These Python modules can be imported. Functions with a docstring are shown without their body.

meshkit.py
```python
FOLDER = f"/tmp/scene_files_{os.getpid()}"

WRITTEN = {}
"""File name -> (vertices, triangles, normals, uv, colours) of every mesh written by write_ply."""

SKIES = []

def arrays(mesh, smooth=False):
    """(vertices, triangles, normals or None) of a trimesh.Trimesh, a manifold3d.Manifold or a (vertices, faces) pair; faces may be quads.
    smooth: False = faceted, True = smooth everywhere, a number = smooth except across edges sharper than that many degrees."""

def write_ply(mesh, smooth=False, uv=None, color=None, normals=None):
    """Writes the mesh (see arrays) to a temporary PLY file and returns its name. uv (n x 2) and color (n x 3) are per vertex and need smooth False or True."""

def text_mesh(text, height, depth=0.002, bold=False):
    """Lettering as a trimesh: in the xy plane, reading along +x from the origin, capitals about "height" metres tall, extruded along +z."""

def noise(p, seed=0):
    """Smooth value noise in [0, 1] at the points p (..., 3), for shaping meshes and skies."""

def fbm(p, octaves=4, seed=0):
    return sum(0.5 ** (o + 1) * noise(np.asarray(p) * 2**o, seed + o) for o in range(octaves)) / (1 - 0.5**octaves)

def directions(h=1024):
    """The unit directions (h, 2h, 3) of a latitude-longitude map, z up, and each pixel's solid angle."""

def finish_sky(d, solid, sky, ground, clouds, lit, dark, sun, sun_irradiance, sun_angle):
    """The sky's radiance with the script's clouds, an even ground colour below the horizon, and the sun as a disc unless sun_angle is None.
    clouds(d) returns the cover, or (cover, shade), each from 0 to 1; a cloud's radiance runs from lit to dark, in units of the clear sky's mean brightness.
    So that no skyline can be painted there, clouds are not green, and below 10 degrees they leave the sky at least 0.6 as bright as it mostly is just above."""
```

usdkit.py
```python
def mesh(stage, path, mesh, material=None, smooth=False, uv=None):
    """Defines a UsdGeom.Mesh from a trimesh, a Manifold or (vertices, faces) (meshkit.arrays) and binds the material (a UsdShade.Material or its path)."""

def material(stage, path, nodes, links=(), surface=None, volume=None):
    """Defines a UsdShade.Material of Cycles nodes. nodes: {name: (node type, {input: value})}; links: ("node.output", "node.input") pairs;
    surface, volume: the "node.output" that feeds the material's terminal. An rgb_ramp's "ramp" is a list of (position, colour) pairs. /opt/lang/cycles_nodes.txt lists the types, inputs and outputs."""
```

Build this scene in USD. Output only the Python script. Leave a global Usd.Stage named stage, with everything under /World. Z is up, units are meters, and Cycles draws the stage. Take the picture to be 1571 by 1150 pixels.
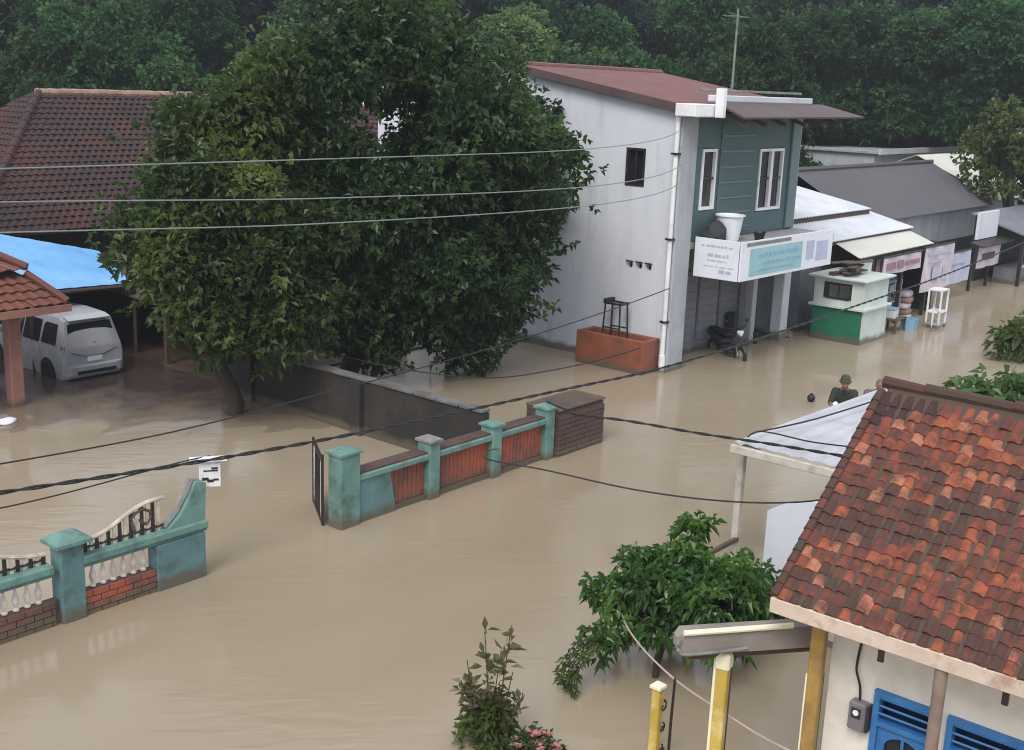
import math, random
import numpy as np
import trimesh
import shapely.geometry as sg
import manifold3d as m3
import usdkit, meshkit
from pxr import Usd, UsdGeom, UsdLux, UsdShade, Gf, Sdf, Vt

random.seed(7)
rng = np.random.default_rng(7)
stage = Usd.Stage.CreateInMemory()
UsdGeom.SetStageUpAxis(stage, "Z")
UsdGeom.SetStageMetersPerUnit(stage, 1.0)
WORLD = UsdGeom.Xform.Define(stage, "/World")
stage.DefinePrim("/World/Looks", "Scope")

# ------------------------------------------------------------------ camera
# x runs along the street (away, to the right), y across it, z = 0 is the flood level
EYE_H = 7.0
PITCH, ROLL, HEAD = math.radians(13.847), math.radians(2.176), math.radians(90 - 39.784)
fw = np.array([math.cos(PITCH) * math.cos(math.pi / 2 - HEAD), math.cos(PITCH) * math.sin(math.pi / 2 - HEAD), -math.sin(PITCH)])
hd = np.array([fw[0], fw[1], 0]) / np.hypot(fw[0], fw[1])
rt = np.array([hd[1], -hd[0], 0.0])
up = np.cross(rt, fw)
R = math.cos(ROLL) * rt + math.sin(ROLL) * up
U = math.cos(ROLL) * up - math.sin(ROLL) * rt
cam = UsdGeom.Camera.Define(stage, "/World/camera")
m = Gf.Matrix4d(*R, 0, *U, 0, *(-fw), 0, 0, 0, EYE_H, 1)
cam.AddTransformOp().Set(m)
APERTURE = 36.0
cam.CreateHorizontalApertureAttr(APERTURE)
cam.CreateVerticalApertureAttr(APERTURE * 750 / 1024)
cam.CreateFocalLengthAttr(APERTURE * 1800 / 1571)
cam.CreateClippingRangeAttr(Gf.Vec2f(0.1, 5000))
cam.CreateExposureAttr(0.75)

# ------------------------------------------------------------------ sky and sun (overcast late afternoon)
SUN_EL, SUN_AZ = math.radians(48), math.radians(200)      # azimuth measured from +x towards +y
sun_dir = np.array([math.cos(SUN_EL) * math.cos(SUN_AZ), math.cos(SUN_EL) * math.sin(SUN_AZ), math.sin(SUN_EL)])
sky_mat = usdkit.material(stage, "/World/Looks/sky", {
    "tc": ("texture_coordinate", {}),
    "map": ("mapping", {"scale": (1.0, 1.0, 2.2)}),
    "n": ("noise_texture", {"scale": 2.3, "detail": 5, "roughness": 0.55}),
    "cov": ("map_range", {"from_min": 0.25, "from_max": 0.55, "to_min": 0.62, "to_max": 0.95, "clamp": True}),
    "lit": ("rgb_ramp", {"ramp": [(0.3, (4.2, 4.5, 5.1)), (0.7, (7.2, 7.35, 7.7))]}),
    "sky": ("sky_texture", {"sky_type": "single_scattering", "sun_disc": False, "sun_elevation": SUN_EL,
                            "sun_rotation": math.atan2(sun_dir[0], sun_dir[1]), "air_density": 1.0, "aerosol_density": 2.0}),
    "mx": ("mix_color", {}),
    "bg": ("background_shader", {"strength": 0.12}),
}, [("tc.generated", "map.vector"), ("map.vector", "n.vector"), ("n.fac", "cov.value"), ("n.fac", "lit.fac"),
    ("sky.color", "mx.a"), ("lit.color", "mx.b"), ("cov.result", "mx.fac"), ("mx.result", "bg.color")], surface="bg.background")
dome = UsdLux.DomeLight.Define(stage, "/World/sky")
dome.CreateIntensityAttr(1.0)
UsdShade.MaterialBindingAPI.Apply(dome.GetPrim()).Bind(sky_mat)
dome.GetPrim().SetCustomDataByKey("kind", "structure")
sun = UsdLux.DistantLight.Define(stage, "/World/sun")
sun.CreateIntensityAttr(0.4)
sun.CreateAngleAttr(28.0)
sun.CreateNormalizeAttr(True)
sun.CreateColorAttr(Gf.Vec3f(1.0, 0.95, 0.88))
zax = sun_dir
xax = np.cross([0, 0, 1.0], zax); xax /= np.linalg.norm(xax)
yax = np.cross(zax, xax)
sun.AddTransformOp().Set(Gf.Matrix4d(*xax, 0, *yax, 0, *zax, 0, 0, 0, 50, 1))

# ------------------------------------------------------------------ helpers
taken = {}


def numbered(parent, name):
    k = taken.get((parent, name), -1) + 1
    taken[(parent, name)] = k
    return name if k == 0 else f"{name}_{k:03d}"


def tag(p, label=None, cat=None, group=None, kind=None):
    for k, v in (("label", label), ("category", cat), ("group", group), ("kind", kind)):
        if v:
            p.SetCustomDataByKey(k, v)
    return p


def thing(name, label, cat, loc=(0, 0, 0), rotz=0.0, scale=1.0, group=None):
    x = UsdGeom.Xform.Define(stage, "/World/" + numbered("/World", name))
    x.AddTranslateOp().Set(Gf.Vec3d(*map(float, loc)))
    x.AddRotateZOp().Set(float(rotz))
    s = (scale,) * 3 if np.ndim(scale) == 0 else scale
    x.AddScaleOp().Set(Gf.Vec3f(*map(float, s)))
    return tag(x.GetPrim(), label, cat, group)


def obj(name, mesh, mat, parent=None, smooth=False):
    base = "/World" if parent is None else str(parent.GetPath())
    if isinstance(mesh, MB):
        mesh = mesh.get()
    return usdkit.mesh(stage, f"{base}/{numbered(base, name)}", mesh, mat, smooth=smooth).GetPrim()


def dup(root, loc, rotz=0.0, scale=1.0, label=None, group=None, cat=None, name=None):
    was = root.GetCustomData()
    nm = name or root.GetName().rstrip("0123456789").rstrip("_")
    r = thing(nm, label or was["label"], cat or was["category"], loc, rotz, scale, group or was.get("group"))
    r.GetReferences().AddInternalReference(root.GetPath())
    r.SetInstanceable(True)
    return r


class MB:
    def __init__(self):
        self.v, self.f, self.n = [], [], 0

    def add(self, v, f=None):
        if f is None:
            v, f = v if isinstance(v, tuple) else (np.array(v.vertices), np.array(v.faces))
        f = np.asarray(f)
        if f.shape[1] == 4:
            f = np.vstack([f[:, [0, 1, 2]], f[:, [0, 2, 3]]])
        self.v.append(np.asarray(v, float)); self.f.append(f + self.n); self.n += len(v)
        return self

    def get(self):
        return np.vstack(self.v), np.vstack(self.f)

    def box(self, x0, x1, y0, y1, z0, z1, bev=0.0):
        if bev > 0:
            return self.add(rbox(x0, x1, y0, y1, z0, z1, bev))
        v = [(x, y, z) for z in (z0, z1) for y in (y0, y1) for x in (x0, x1)]
        f = [(0, 2, 3, 1), (4, 5, 7, 6), (0, 1, 5, 4), (2, 6, 7, 3), (0, 4, 6, 2), (1, 3, 7, 5)]
        return self.add(v, f)

    def obox(self, c, size, rz=0.0, bev=0.0, rx=0.0, ry=0.0):
        a, b, d = [s / 2 for s in size]
        t = MB().box(-a, a, -b, b, -d, d, bev)
        v, f = t.get()
        M = trimesh.transformations.euler_matrix(rx, ry, rz)[:3, :3]
        return self.add(v @ M.T + np.asarray(c, float), f)

    def tube(self, pts, r, n=8, caps=True):
        v, f = tube(pts, r, n, caps)
        return self.add(v, f)

    def cyl(self, p0, p1, r0, r1=None, n=12):
        return self.tube([p0, p1], [r0, r0 if r1 is None else r1], n)

    def quad(self, a, b, c, d, t=0.0):
        """a flat board a-b-c-d, t thick on the side away from its normal"""
        p = np.array([a, b, c, d], float)
        if t == 0:
            return self.add(p, [(0, 1, 2, 3)])
        nrm = np.cross(p[1] - p[0], p[3] - p[0]); nrm /= np.linalg.norm(nrm)
        q = p - nrm * t
        return self.add(np.vstack([p, q]), [(0, 1, 2, 3), (7, 6, 5, 4), (0, 4, 5, 1), (1, 5, 6, 2), (2, 6, 7, 3), (3, 7, 4, 0)])


def rbox(x0, x1, y0, y1, z0, z1, b):
    b = min(b, (x1 - x0) / 2.01, (y1 - y0) / 2.01, (z1 - z0) / 2.01)
    pts = []
    for sx, sy, sz in np.ndindex(2, 2, 2):
        cx_, cy_, cz_ = (x0, x1)[sx], (y0, y1)[sy], (z0, z1)[sz]
        dx, dy, dz = (b if sx == 0 else -b), (b if sy == 0 else -b), (b if sz == 0 else -b)
        pts += [(cx_ + dx, cy_ + dy, cz_), (cx_ + dx, cy_, cz_ + dz), (cx_, cy_ + dy, cz_ + dz)]
    return trimesh.Trimesh(*hull_arrays(pts), process=False)


def hull_arrays(pts):
    h = m3.Manifold.hull_points(np.asarray(pts, np.float64)).to_mesh()
    return np.array(h.vert_properties[:, :3]), np.array(h.tri_verts)


def tube(pts, r, n=8, caps=True):
    p = np.asarray(pts, float)
    r = np.broadcast_to(np.asarray(r, float), (len(p),))
    t = np.gradient(p, axis=0); t /= np.linalg.norm(t, axis=1, keepdims=True) + 1e-12
    ref = np.array([0, 0, 1.0]) if abs(t[:, 2]).mean() < 0.8 else np.array([1.0, 0, 0])
    a = np.cross(t, ref); a /= np.linalg.norm(a, axis=1, keepdims=True) + 1e-12
    b = np.cross(t, a)
    an = np.arange(n) * 2 * np.pi / n
    v = (p[:, None] + r[:, None, None] * (np.cos(an)[None, :, None] * a[:, None] + np.sin(an)[None, :, None] * b[:, None])).reshape(-1, 3)
    f = []
    for i in range(len(p) - 1):
        for j in range(n):
            k = (j + 1) % n
            f += [(i * n + j, (i + 1) * n + j, (i + 1) * n + k), (i * n + j, (i + 1) * n + k, i * n + k)]
    if caps:
        v = np.vstack([v, p[0], p[-1]])
        for j in range(n):
            k = (j + 1) % n
            f += [(len(v) - 2, j, k), (len(v) - 1, (len(p) - 1) * n + k, (len(p) - 1) * n + j)]
    return v, np.array(f)


def spline(pts, n=10):
    """a smooth curve through the points"""
    p = np.asarray(pts, float)
    from scipy.interpolate import CubicSpline, PchipInterpolator
    s = np.r_[0, np.cumsum(np.linalg.norm(np.diff(p, axis=0), axis=1))]
    return PchipInterpolator(s, p)(np.linspace(0, s[-1], n * (len(p) - 1) + 1))


def extr(poly, a0, a1, axis):
    """a shapely polygon extruded: axis 'x' takes (y, z) outlines, 'y' takes (x, z), 'z' takes (x, y)"""
    t = trimesh.creation.extrude_polygon(poly, a1 - a0, engine="earcut")
    v = np.array(t.vertices); f = np.array(t.faces)
    if axis == "x":
        v = np.stack([v[:, 2] + a0, v[:, 0], v[:, 1]], 1)
    elif axis == "y":
        v = np.stack([v[:, 0], v[:, 2] + a0, v[:, 1]], 1); f = f[:, ::-1]
    else:
        v = v + [0, 0, a0]
    return v, f


def rect(a0, b0, a1, b1):
    return sg.box(a0, b0, a1, b1)


def spheres_hull(chain):
    """hull of spheres [(centre, radius), ...]"""
    return m3.Manifold.batch_hull([m3.Manifold.sphere(r, 16).translate(tuple(map(float, c))) for c, r in chain])


def man_arrays(man):
    mm = man.to_mesh()
    return np.array(mm.vert_properties[:, :3]), np.array(mm.tri_verts)


# ------------------------------------------------------------------ materials
M = {}


def mat(name, color, rough=0.7, var=0.25, scale=3.0, bump=0.15, metallic=0.0, color2=None, stretch=(1, 1, 1), fine=40.0, spec=0.4, dist=0.02, dirt=None, dirt_scale=1.3, dirt_at=(0.52, 0.68), island=0.0, tide=0.0):
    c = np.array(color, float)
    c2 = np.array(color2, float) if color2 is not None else c * (1 - var)
    nodes = {
        "g": ("geometry", {}),
        "map": ("mapping", {"scale": stretch}),
        "n": ("noise_texture", {"scale": scale, "detail": 6, "roughness": 0.6}),
        "r": ("rgb_ramp", {"ramp": [(0.3, tuple(c2)), (0.62, tuple(c))]}),
        "nf": ("noise_texture", {"scale": fine, "detail": 3}),
        "b": ("bump", {"strength": bump, "distance": dist}),
        "rr": ("map_range", {"from_min": 0.3, "from_max": 0.7, "to_min": max(rough - 0.12, 0.05), "to_max": min(rough + 0.1, 1)}),
        "p": ("principled_bsdf", {"roughness": rough, "metallic": metallic, "specular_ior_level": spec}),
    }
    links = [("g.position", "map.vector"), ("map.vector", "n.vector"), ("g.position", "nf.vector"), ("n.fac", "r.fac"),
             ("nf.fac", "b.height"), ("b.normal", "p.normal"), ("n.fac", "rr.value"), ("rr.result", "p.roughness")]
    last = "r.color"
    if dirt is not None:
        nodes["n2"] = ("noise_texture", {"scale": dirt_scale, "detail": 7, "roughness": 0.68})
        nodes["d"] = ("map_range", {"from_min": dirt_at[0], "from_max": dirt_at[1], "to_min": 0, "to_max": 0.85, "clamp": True})
        nodes["mx"] = ("mix_color", {"b": tuple(dirt)})
        links += [("map.vector", "n2.vector"), ("n2.fac", "d.value"), ("d.result", "mx.fac"), (last, "mx.a")]
        last = "mx.result"
    if island:
        nodes["is"] = ("map_range", {"from_min": 0, "from_max": 1, "to_min": 1 - island, "to_max": 1 + island})
        nodes["hs"] = ("hsv", {})
        links += [("g.random_per_island", "is.value"), ("is.result", "hs.value"), (last, "hs.color")]
        last = "hs.color"
    if tide:
        nodes["xyz"] = ("separate_xyz", {})
        nodes["tn"] = ("noise_texture", {"scale": 2.6, "detail": 5})
        nodes["tz"] = ("math", {"math_type": "multiply_add", "value2": -0.34, "value3": 0.17})
        nodes["ta"] = ("math", {"math_type": "add"})
        nodes["tm"] = ("map_range", {"from_min": tide, "from_max": tide + 0.13, "to_min": 0.88, "to_max": 0.0, "clamp": True})
        nodes["tc"] = ("mix_color", {"b": (0.10, 0.082, 0.058)})
        links += [("g.position", "xyz.vector"), ("g.position", "tn.vector"), ("tn.fac", "tz.value1"), ("tz.value", "ta.value1"), ("xyz.z", "ta.value2"), ("ta.value", "tm.value"), ("tm.result", "tc.fac"), (last, "tc.a")]
        last = "tc.result"
    links.append((last, "p.base_color"))
    M[name] = usdkit.material(stage, "/World/Looks/" + name, nodes, links, surface="p.BSDF")
    return M[name]


def leaf_mat(name, dark, mid, light, trans=0.25, scale=0.9, rough=0.34, spec=0.5):
    nodes = {
        "g": ("geometry", {}), "oi": ("object_info", {}),
        "n": ("noise_texture", {"scale": scale, "detail": 3}),
        "w": ("math", {"math_type": "multiply_add", "value2": 0.55, "value3": 0.02}),
        "s": ("math", {"math_type": "add"}),
        "s1": ("math", {"math_type": "multiply_add", "value2": 1.15, "value3": -0.36}),
        "r": ("rgb_ramp", {"ramp": [(0.22, dark), (0.5, mid), (0.85, light)]}),
        "p": ("principled_bsdf", {"roughness": rough, "specular_ior_level": spec}),
        "t": ("translucent_bsdf", {}),
        "ov": ("map_range", {"from_min": 0, "from_max": 1, "to_min": 0.72, "to_max": 1.32}),
        "ho": ("hsv", {}), "oh": ("math", {"math_type": "multiply_add", "value2": 0.05, "value3": 0.475}), "or2": ("math", {"math_type": "fraction"}), "or1": ("math", {"math_type": "multiply", "value2": 7.31}),
        "hs": ("hsv", {"saturation": 1.05, "value": 1.35}),
        "m": ("mix_closure", {"fac": trans}),
    }
    links = [("g.position", "n.vector"), ("g.random_per_island", "w.value1"), ("n.fac", "s1.value1"), ("s1.value", "s.value1"), ("w.value", "s.value2"), ("s.value", "r.fac"),
             ("oi.random", "ov.value"), ("ov.result", "ho.value"), ("oi.random", "or1.value1"), ("or1.value", "or2.value1"), ("or2.value", "oh.value1"), ("oh.value", "ho.hue"), ("r.color", "ho.color"), ("ho.color", "p.base_color"), ("ho.color", "hs.color"), ("hs.color", "t.color"), ("p.BSDF", "m.closure1"), ("t.BSDF", "m.closure2")]
    M[name] = usdkit.material(stage, "/World/Looks/" + name, nodes, links, surface="m.closure")
    return M[name]


# flood water: opaque silt with small wind ripples
M["water"] = usdkit.material(stage, "/World/Looks/water", {
    "g": ("geometry", {}),
    "mb": ("mapping", {"scale": (0.07, 0.15, 1)}),
    "nb": ("noise_texture", {"scale": 1.0, "detail": 4, "roughness": 0.5}),
    "r": ("rgb_ramp", {"ramp": [(0.28, (0.228, 0.183, 0.124)), (0.72, (0.318, 0.264, 0.195))]}),
    "rot": ("mapping", {"rotation": (0, 0, math.radians(40)), "scale": (1.0, 1.0, 1.0)}),
    "st": ("mapping", {"scale": (0.7, 2.6, 1)}),
    "n1": ("noise_texture", {"scale": 1.6, "detail": 2.5, "roughness": 0.45, "distortion": 0.8}),
    "n2": ("noise_texture", {"scale": 0.45, "detail": 2}),
    "mask": ("map_range", {"from_min": 0.45, "from_max": 0.74, "to_min": 0.10, "to_max": 1.0, "clamp": True}),
    "h": ("math", {"math_type": "multiply"}),
    "b": ("bump", {"strength": 0.36, "distance": 0.05}),
    "rg": ("map_range", {"from_min": 0.3, "from_max": 0.7, "to_min": 0.10, "to_max": 0.20}),
    "p": ("principled_bsdf", {"ior": 1.33, "specular_ior_level": 0.5}),
}, [("g.position", "mb.vector"), ("mb.vector", "nb.vector"), ("nb.fac", "r.fac"), ("r.color", "p.base_color"), ("g.position", "rot.vector"), ("rot.vector", "st.vector"),
    ("st.vector", "n1.vector"), ("g.position", "n2.vector"), ("n2.fac", "mask.value"), ("n1.fac", "h.value1"), ("mask.result", "h.value2"), ("h.value", "b.height"),
    ("b.normal", "p.normal"), ("n2.fac", "rg.value"), ("rg.result", "p.roughness")], surface="p.BSDF")

mat("mud", (0.16, 0.13, 0.08), 0.9, color2=(0.09, 0.10, 0.045), scale=0.4)
mat("terracotta_wet_shaded", (0.07, 0.042, 0.036), 0.3, color2=(0.042, 0.031, 0.029), scale=1.5, bump=0.1, dirt=(0.085, 0.062, 0.045), dirt_scale=0.8, dirt_at=(0.45, 0.6))  # wet tile with dirt, darkened further to carry the tree shade
mat("wall_white", (0.56, 0.585, 0.645), 0.85, color2=(0.49, 0.515, 0.575), scale=1.3, stretch=(1, 1, 0.22), dirt=(0.36, 0.37, 0.39), dirt_scale=1.5, dirt_at=(0.55, 0.80), tide=0.16)
mat("wall_grey", (0.36, 0.38, 0.41), 0.8, color2=(0.28, 0.30, 0.33), scale=1.5, stretch=(1, 1, 0.3), dirt=(0.2, 0.2, 0.2), dirt_at=(0.55, 0.75), tide=0.10)
mat("white_paint", (0.72, 0.73, 0.75), 0.5, var=0.14, scale=2, dirt=(0.42, 0.41, 0.39), dirt_scale=2.5, dirt_at=(0.56, 0.75), tide=0.10)
mat("white_sign", (0.66, 0.69, 0.76), 0.4, var=0.08, scale=1.5)
mat("sign_teal", (0.26, 0.46, 0.48), 0.4, color2=(0.20, 0.38, 0.42), scale=1.2)
mat("sign_ink", (0.42, 0.45, 0.55), 0.5, var=0.2)
mat("sign_ink_blue", (0.20, 0.36, 0.50), 0.5, var=0.2)
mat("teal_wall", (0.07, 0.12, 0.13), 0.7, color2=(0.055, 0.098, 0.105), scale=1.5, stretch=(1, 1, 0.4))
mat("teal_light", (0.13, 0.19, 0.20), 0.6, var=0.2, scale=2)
mat("teal_fence", (0.13, 0.245, 0.215), 0.7, color2=(0.09, 0.18, 0.16), scale=2.2, dirt=(0.05, 0.065, 0.055), dirt_scale=2.6, dirt_at=(0.47, 0.68), tide=0.10)
mat("teal_blue", (0.10, 0.195, 0.20), 0.7, color2=(0.075, 0.15, 0.16), scale=2.2, dirt=(0.05, 0.065, 0.06), dirt_scale=2.4, dirt_at=(0.49, 0.70), tide=0.10)
mat("orange_panel", (0.33, 0.085, 0.045), 0.75, color2=(0.22, 0.065, 0.04), scale=2.5, dirt=(0.10, 0.055, 0.048), dirt_scale=1.3, dirt_at=(0.44, 0.62), tide=0.10)
mat("brick_wall", (0.19, 0.095, 0.07), 0.85, color2=(0.12, 0.065, 0.055), scale=4, island=0.25, dirt=(0.08, 0.06, 0.055), dirt_scale=2, tide=0.10)
mat("brick_brown", (0.115, 0.07, 0.06), 0.85, color2=(0.08, 0.05, 0.045), scale=4, island=0.25, tide=0.10)
mat("trough_orange", (0.27, 0.085, 0.045), 0.75, color2=(0.17, 0.06, 0.04), scale=1.8, dirt=(0.10, 0.055, 0.045), dirt_scale=1.5, dirt_at=(0.52, 0.7), tide=0.10)
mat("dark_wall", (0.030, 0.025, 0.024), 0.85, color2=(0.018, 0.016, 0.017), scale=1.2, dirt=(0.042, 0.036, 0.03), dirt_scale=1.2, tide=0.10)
mat("coping_grey", (0.22, 0.22, 0.21), 0.8, var=0.5, scale=3)
mat("coping_dark", (0.15, 0.15, 0.145), 0.85, var=0.5, scale=2, dirt=(0.07, 0.07, 0.06), dirt_scale=1.2)
mat("baluster_white", (0.62, 0.58, 0.54), 0.6, color2=(0.42, 0.36, 0.32), scale=6)
mat("iron_dark", (0.035, 0.028, 0.026), 0.5, var=0.3, metallic=0.3)
mat("iron_cream", (0.55, 0.48, 0.40), 0.6, color2=(0.30, 0.22, 0.17), scale=5)
mat("red_metal_roof", (0.16, 0.055, 0.05), 0.55, color2=(0.115, 0.045, 0.042), scale=1.2, dirt=(0.08, 0.05, 0.045), dirt_scale=0.9)
mat("brown_metal_roof", (0.085, 0.055, 0.055), 0.6, color2=(0.06, 0.042, 0.045), scale=1.2)
mat("old_tile", (0.125, 0.050, 0.043), 0.9, color2=(0.068, 0.037, 0.039), scale=0.9, island=0.45, dirt=(0.045, 0.035, 0.038), dirt_scale=0.55, dirt_at=(0.42, 0.62))
mat("carport_tile", (0.22, 0.075, 0.05), 0.8, color2=(0.15, 0.055, 0.04), scale=1.5, island=0.3)
mat("ridge_cream", (0.34, 0.22, 0.17), 0.85, color2=(0.20, 0.11, 0.085), scale=3)
mat("tarp_blue", (0.17, 0.42, 0.75), 0.42, color2=(0.14, 0.37, 0.70), scale=0.8, dirt=(0.36, 0.55, 0.76), dirt_scale=0.5, dirt_at=(0.55, 0.8))
mat("pink_column", (0.30, 0.15, 0.12), 0.7, var=0.25, tide=0.10)
mat("white_metal", (0.50, 0.52, 0.575), 0.5, color2=(0.41, 0.43, 0.47), scale=1.0, stretch=(1, 1, 1), dirt=(0.33, 0.30, 0.29), dirt_scale=0.9, dirt_at=(0.56, 0.8))
mat("grey_roof", (0.085, 0.08, 0.09), 0.7, color2=(0.065, 0.065, 0.075), scale=0.5, dirt=(0.10, 0.085, 0.085), dirt_scale=0.4)
mat("cream_roof", (0.50, 0.50, 0.455), 0.5, var=0.12, scale=0.8)
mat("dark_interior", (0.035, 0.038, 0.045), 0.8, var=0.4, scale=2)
mat("shutter_grey", (0.17, 0.175, 0.20), 0.6, var=0.25, scale=1.2, tide=0.10)
mat("slab_grey", (0.30, 0.30, 0.30), 0.85, color2=(0.22, 0.22, 0.22), scale=2)
mat("green_stall", (0.015, 0.14, 0.075), 0.5, color2=(0.012, 0.11, 0.06), scale=2, tide=0.10)
mat("stall_white", (0.52, 0.58, 0.56), 0.55, color2=(0.42, 0.48, 0.46), scale=2, tide=0.10)
mat("banner_pink", (0.55, 0.50, 0.56), 0.6, color2=(0.48, 0.40, 0.46), scale=1.8)
mat("banner_blue", (0.42, 0.46, 0.60), 0.6, color2=(0.34, 0.37, 0.5), scale=1.8)
mat("banner_ink", (0.30, 0.16, 0.22), 0.6)
mat("cable_black", (0.018, 0.016, 0.018), 0.6, bump=0.3)
mat("cable_pale", (0.20, 0.23, 0.22), 0.5)
mat("cable_rose", (0.42, 0.34, 0.31), 0.6)
mat("cream_wall", (0.66, 0.62, 0.55), 0.8, color2=(0.60, 0.56, 0.49), scale=1.5, dirt=(0.5, 0.47, 0.41), dirt_scale=1.2, tide=0.10)
mat("canopy_sheet", (0.42, 0.43, 0.475), 0.5, color2=(0.33, 0.335, 0.37), scale=0.9, dirt=(0.25, 0.225, 0.22), dirt_scale=1.1, dirt_at=(0.5, 0.75))
mat("canopy_grey", (0.50, 0.47, 0.41), 0.7, color2=(0.38, 0.35, 0.30), scale=3, dirt=(0.28, 0.25, 0.21), dirt_scale=4)
mat("porch_grey", (0.23, 0.20, 0.18), 0.8, color2=(0.16, 0.135, 0.12), scale=2.5)
mat("ochre_post", (0.34, 0.21, 0.055), 0.6, color2=(0.20, 0.12, 0.05), scale=4)
mat("fascia", (0.56, 0.46, 0.38), 0.7, color2=(0.46, 0.36, 0.29), scale=3, dirt=(0.32, 0.22, 0.17), dirt_scale=4)
mat("post_brown", (0.28, 0.21, 0.175), 0.7, color2=(0.18, 0.125, 0.10), scale=3)
mat("yellow_paint", (0.50, 0.36, 0.07), 0.55, color2=(0.40, 0.27, 0.05), scale=3, dirt=(0.62, 0.55, 0.30), dirt_scale=2.5)
mat("cream_trim", (0.74, 0.70, 0.52), 0.5, var=0.15)
mat("dark_brown", (0.07, 0.045, 0.03), 0.7)
mat("blue_window", (0.035, 0.16, 0.38), 0.45, color2=(0.025, 0.11, 0.29), scale=3)
mat("navy", (0.012, 0.022, 0.05), 0.4)
mat("meter_grey", (0.17, 0.16, 0.165), 0.5)
mat("meter_dark", (0.03, 0.03, 0.035), 0.3)
M["lamp_red"] = usdkit.material(stage, "/World/Looks/lamp_red", {"p": ("principled_bsdf", {"base_color": (0.22, 0.10, 0.10), "roughness": 0.15})}, [], surface="p.BSDF")
mat("car_white_shaded", (0.34, 0.35, 0.38), 0.3, var=0.08, scale=2, spec=0.5, bump=0.02)  # white van paint, greyed to include the carport shade
mat("car_black", (0.015, 0.015, 0.017), 0.5)
mat("rubber", (0.02, 0.02, 0.02), 0.8)
mat("steel", (0.5, 0.5, 0.52), 0.35, metallic=0.8)
mat("plastic_white", (0.68, 0.70, 0.74), 0.5, var=0.1)
mat("bike_body", (0.03, 0.03, 0.04), 0.35)
mat("bike_silver", (0.42, 0.44, 0.50), 0.35)
mat("skin", (0.22, 0.12, 0.08), 0.55, var=0.1)
mat("shirt_dark", (0.028, 0.03, 0.022), 0.85)
mat("shirt_mauve", (0.15, 0.105, 0.12), 0.85)
mat("hat_olive", (0.05, 0.055, 0.025), 0.8)
mat("hair", (0.012, 0.010, 0.009), 0.6)
mat("bark", (0.055, 0.042, 0.033), 0.95, color2=(0.03, 0.024, 0.02), scale=6, stretch=(1, 1, 0.3), bump=0.6)
mat("plank", (0.11, 0.075, 0.055), 0.85, color2=(0.06, 0.045, 0.04), scale=3)
mat("pink_flower", (0.55, 0.22, 0.22), 0.6, island=0.3)
M["dark_glass"] = usdkit.material(stage, "/World/Looks/dark_glass", {"p": ("principled_bsdf", {"base_color": (0.012, 0.014, 0.018), "roughness": 0.08, "specular_ior_level": 0.5})}, [], surface="p.BSDF")
M["headlamp"] = usdkit.material(stage, "/World/Looks/headlamp", {"p": ("principled_bsdf", {"base_color": (0.6, 0.62, 0.66), "roughness": 0.1, "coat_weight": 1.0})}, [], surface="p.BSDF")
TILES = []
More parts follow.
